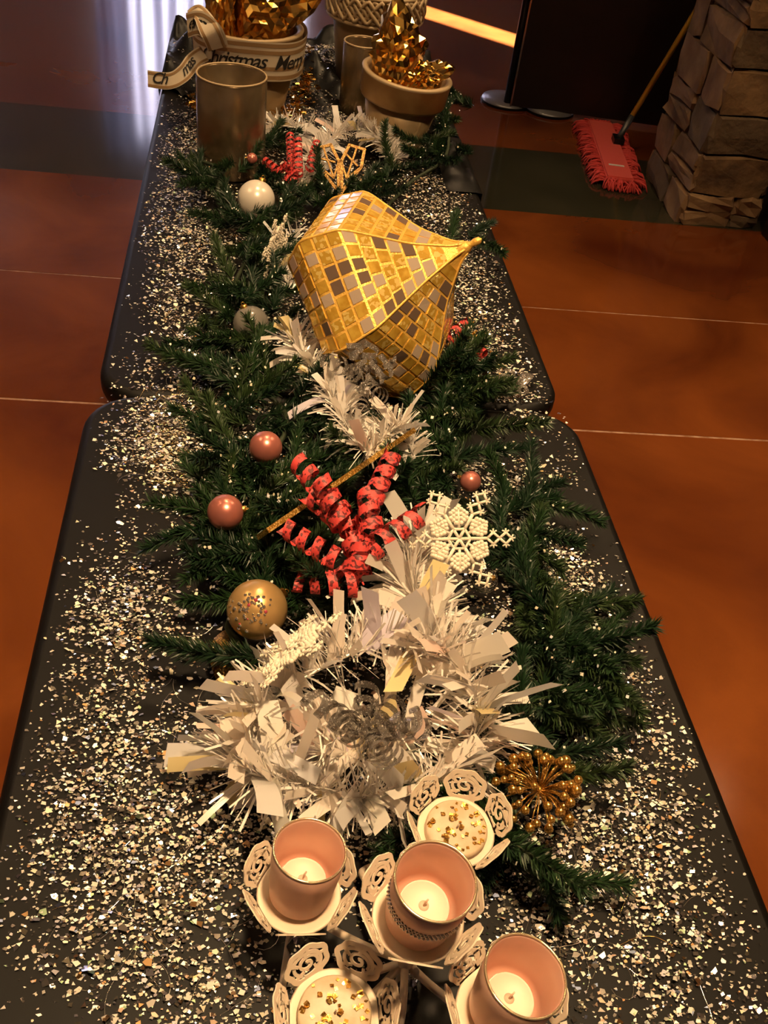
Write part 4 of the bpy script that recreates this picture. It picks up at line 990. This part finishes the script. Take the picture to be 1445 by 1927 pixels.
MB().tube([mi_ @ hp, mi_ @ (hp+dh*0.06), mi_ @ (hp+dh*0.29)], [0.012, 0.014, 0.0145], 12).obj('ferrule', 'grey_steel', mop)

# ================================================================== GLITTER FLAKES AND ANGEL HAIR
def dens_near(x, y):
    n = noise.noise(Vector((x*6, y*6, 0.3)))*0.75+noise.noise(Vector((x*22, y*22, 4.0)))*0.55+noise.noise(Vector((x*60, y*60, 8.0)))*0.35
    d = 0.43+1.15*n
    for hx, hy, s, a in HOT: d += a*math.exp(-((x-hx)**2+(y-hy)**2)/(2*s*s))
    e = min(0.381-abs(x), 0.4); d *= max(0, min(1, (e-0.012)/0.10))**0.8
    return d
HOT = []
for px, py, s, a in ((800, 1880, 0.03, -1.0), (560, 1100, 0.04, -0.5)):
    q = at(px, py, TZ); HOT.append((q.x, q.y, s, a))
for px, py, s, a in ((235, 1165, 0.035, 1.6), (270, 830, 0.05, 1.3), (200, 1290, 0.06, 0.5), (1000, 900, 0.05, 0.7), (1060, 1075, 0.05, 0.8), (1160, 1330, 0.08, 0.6), (240, 1650, 0.12, 0.5), (1150, 1600, 0.12, 0.5), (150, 1500, 0.08, 0.3)):
    q = at(px, py, TZ); HOT.append((q.x, q.y, s, a))
for px, py, s, a in ((300, 560, 0.06, 0.7), (335, 420, 0.08, 0.8), (345, 300, 0.08, 0.8), (900, 500, 0.08, 0.9), (900, 620, 0.06, 0.8), (860, 380, 0.09, 0.8), (940, 730, 0.06, 0.9), (330, 640, 0.05, 0.6), (590, 110, 0.08, 1.0), (350, 220, 0.08, 0.6)):
    q = at(px, py, TF); HOT.append((q.x, q.y, s, a))
TINTS = [((0.92, 0.87, 0.76), 40), ((0.72, 0.66, 0.58), 22), ((0.94, 0.88, 0.66), 14), ((0.72, 0.68, 0.74), 8), ((0.80, 0.56, 0.40), 4), ((0.55, 0.75, 0.45), 3), ((0.45, 0.55, 0.85), 2), ((0.75, 0.45, 0.20), 4)]
def flakes(name, label, y0, y1, top, count, smin, smax, gold=0.0, lifts=None):
    V = []; F = []; T_ = []; MI = []
    rr = random.Random(int(top*1000)); cols = [c for c, w_ in TINTS]; ws = [w_ for c, w_ in TINTS]; k = 0; tries = 0
    while k < count and tries < count*12:
        tries += 1; x = rr.uniform(-0.37, 0.37); y = rr.uniform(y0, y1); d = dens_near(x, y)
        if rr.random()*1.7 > d: continue
        s = rr.uniform(smin, smax)*(0.6+0.8*rr.random()**2); a = rr.uniform(0, 2*PI); tx, ty = rr.gauss(0, 0.28), rr.gauss(0, 0.28)
        if any(math.hypot(x-c_.x, y-c_.y) < r0+0.003 and c_.z < top+0.03 for c_, h_, r0, r1 in CONES): continue
        lift = cloth_top(x, y) if y > 1.1 else 0.0
        z = top+lift+0.0008+s*0.3*(abs(tx)+abs(ty))+rr.random()**2*0.009*max(0, d-0.5)
        nn = rr.choice((3, 4, 4, 5)); o = len(V)
        for i in range(nn):
            q = a+2*PI*i/nn+rr.uniform(-.35, .35); r_ = s*rr.uniform(0.35, 0.62); dx, dy = r_*math.cos(q), r_*math.sin(q)*rr.uniform(.6, 1)
            V.append((x+dx, y+dy, max(top+lift+0.0003, z+dx*tx+dy*ty)))
        F.append(tuple(range(o, o+nn))); c_ = rr.choices(cols, ws)[0]; g = rr.uniform(0.55, 1.08)
        T_.append(tuple(min(1, q*g) for q in c_)); MI.append(1 if rr.random() < 0.42 else 0); k += 1
    me = bpy.data.meshes.new(name); me.from_pydata(V, [], F); me.materials.append(MT['flake']); me.materials.append(MT['flake_shiny']); me.polygons.foreach_set('material_index', MI)
    at_ = me.attributes.new('tint', 'FLOAT_COLOR', 'FACE'); at_.data.foreach_set('color', [q for c_ in T_ for q in (*c_, 1)])
    o = link(name, me); return tag(o, label, 'glitter', kind='stuff')
flakes('glitter_flakes', 'iridescent white glitter flakes strewn over the table with the candle holder', -1.28, -0.008, TZ, 42000, 0.0023, 0.0066)
flakes('glitter_flakes', 'iridescent white glitter flakes strewn over the table with the clay pots', 0.035, 1.80, TF, 34000, 0.003, 0.007)
# flakes caught on the branches
V = []; F = []; T_ = []; rr = random.Random(31)
for k in range(900):
    p0_, d0_, l0_ = rr.choice(NEEDLE_SPOTS); n0_ = d0_.orthogonal().normalized(); n0_ = Matrix.Rotation(rr.uniform(0, 2*PI), 3, d0_) @ n0_
    if n0_.z < 0: n0_ = -n0_
    p = p0_+d0_*l0_*rr.uniform(0.2, 0.95)+n0_*rr.uniform(0.006, 0.014); s = rr.uniform(0.0012, 0.003); o = len(V)
    if inside(p, 0.002): continue
    d1 = Vector([rr.uniform(-1, 1) for _ in range(3)]).normalized()*s; d2 = d1.orthogonal().normalized()*s
    V += [p-d1, p-d2*0.8, p+d1, p+d2]; F.append((o, o+1, o+2, o+3)); T_.append(rr.choice([(0.85, 0.8, 0.7), (0.8, 0.8, 0.85), (0.9, 0.8, 0.6)]))
me = bpy.data.meshes.new('caught_flakes'); me.from_pydata([tuple(v) for v in V], [], F); me.materials.append(MT['flake']); a_ = me.attributes.new('tint', 'FLOAT_COLOR', 'FACE'); a_.data.foreach_set('color', [q for c_ in T_ for q in (*c_, 1)])
tag(link('glitter_flakes', me), 'stray white glitter flakes caught on the pine needles', 'glitter', kind='stuff')
# fine curly strands of angel hair
def hair(label, spots, count, seed, gold):
    V = []; F = []; T_ = []; rr = random.Random(seed)
    for k in range(count):
        px, py, sx, sy = rr.choice(spots); top = TZ if py > 765 else TF
        p = at(px+rr.gauss(0, sx), py+rr.gauss(0, sy), top)
        if abs(p.x) > 0.29: continue
        p.z = top+0.002; a = rr.uniform(0, 2*PI); n = rr.randint(5, 12); z = p.z+rr.random()*0.004; k_ = rr.uniform(-0.5, 0.5)
        c_ = rr.choice([(0.62, 0.40, 0.12), (0.75, 0.55, 0.25)]) if rr.random() < gold else rr.choice([(0.7, 0.66, 0.6), (0.55, 0.5, 0.42)])
        for i in range(n):
            d = Vector((math.cos(a), math.sin(a), rr.uniform(-0.25, 0.25)))*0.006; w_ = Vector((-math.sin(a), math.cos(a), 0.3))*0.00016
            q = p+d; q.z = max(top+0.001, min(q.z, top+0.016)); o = len(V)
            V += [tuple(p-w_), tuple(p+w_), tuple(q+w_), tuple(q-w_)]; F.append((o, o+1, o+2, o+3)); T_.append(c_); p = q; k_ += rr.uniform(-0.18, 0.18); a += k_*0.6
    me = bpy.data.meshes.new('angel_hair'); me.from_pydata(V, [], F); me.materials.append(MT['hair']); a_ = me.attributes.new('tint', 'FLOAT_COLOR', 'FACE'); a_.data.foreach_set('color', [q for c_ in T_ for q in (*c_, 1)])
    return tag(link('angel_hair', me), label, 'tinsel', kind='stuff')
hair('fine gold angel hair strands tangled in the glitter where the tables meet', [(275, 800, 45, 30), (330, 770, 35, 30), (300, 860, 40, 40), (310, 640, 30, 40)], 300, 41, 0.8)
hair('loose silvery angel hair strands over the glitter beside the candle holder', [(250, 1400, 130, 160), (1150, 1500, 120, 160), (150, 1100, 80, 120), (1060, 1080, 80, 90), (300, 1700, 150, 120), (1080, 1700, 100, 100)], 240, 42, 0.25)
# gold bead tinsel heaped round the ribboned pot
rr = random.Random(51); b = MB()
for k in range(420):
    cxp, cyp, sp_ = rr.choice([(560, 185, 16), (545, 215, 14), (570, 160, 10), (372, 195, 8)]); p = at(cxp+rr.gauss(0, sp_), cyp+rr.gauss(0, sp_*0.7), TF+rr.uniform(0.01, 0.05)); p.z = max(p.z, TF+cloth_top(p.x, p.y)+rr.uniform(0.005, 0.014))
    if inside(p, 0.007): continue
    s = rr.uniform(0.003, 0.008); rt = Matrix.Rotation(rr.uniform(0, 6), 3, 'Z') @ Matrix.Rotation(rr.uniform(0, 3), 3, 'X'); b.box(p, (s*2.2, s, 0.0006), rt)
tag(b.obj('gold_tinsel', 'foil', smooth=False), 'gold metallic tinsel heaped against the ribbon wrapped pot', 'tinsel', kind='stuff')
b = MB()
for k in range(240):
    p = at(875+rr.gauss(0, 18), 655+rr.gauss(0, 22), TF+rr.uniform(0.006, 0.028)); r_ = rr.uniform(0.0018, 0.0034)
    if not inside(p, 0.004): b.ball(p, r_, 6, 4)
tag(b.obj('gold_beads', 'gold_glit'), 'tangle of tiny gold beads around the red curl by the mosaic ornament', 'tinsel', kind='stuff')
# champagne glitter leaves
def leaf(label, px, py, z, L, wd, hd, m):
    p = at(px, py, z); b = MB(); vs = []; fs = []; n = 10
    for i in range(n+1):
        t = i/n; w_ = wd*math.sin(PI*min(1, t*0.96+0.04))**0.8; c_ = Vector((L*t, 0, 0.012*math.sin(PI*t)))
        vs += [c_+Vector((0, -w_/2, 0.003)), c_, c_+Vector((0, w_/2, 0.003))]
    for i in range(n):
        for j in range(2): fs.append((i*3+j, i*3+3+j, i*3+4+j, i*3+1+j))
    b.add(vs, fs); o = b.obj('glitter_leaf', m); o.matrix_world = Matrix.Translation(p) @ Matrix.Rotation(hd, 4, 'Z') @ Matrix.Rotation(-0.12, 4, 'Y')
    md_ = o.modifiers.new('thickness', 'SOLIDIFY'); md_.thickness = 0.0008
    return tag(o, label, 'leaf')
leaf('champagne glitter leaf on the table beside the white tinsel and gold ball', 418, 1290, TZ+0.004, 0.075, 0.035, 1.5, 'gold_star')
leaf('pale champagne glitter leaf lying on glitter near the table corner', 975, 735, TF+0.006, 0.05, 0.022, 0.9, 'silver_clear')
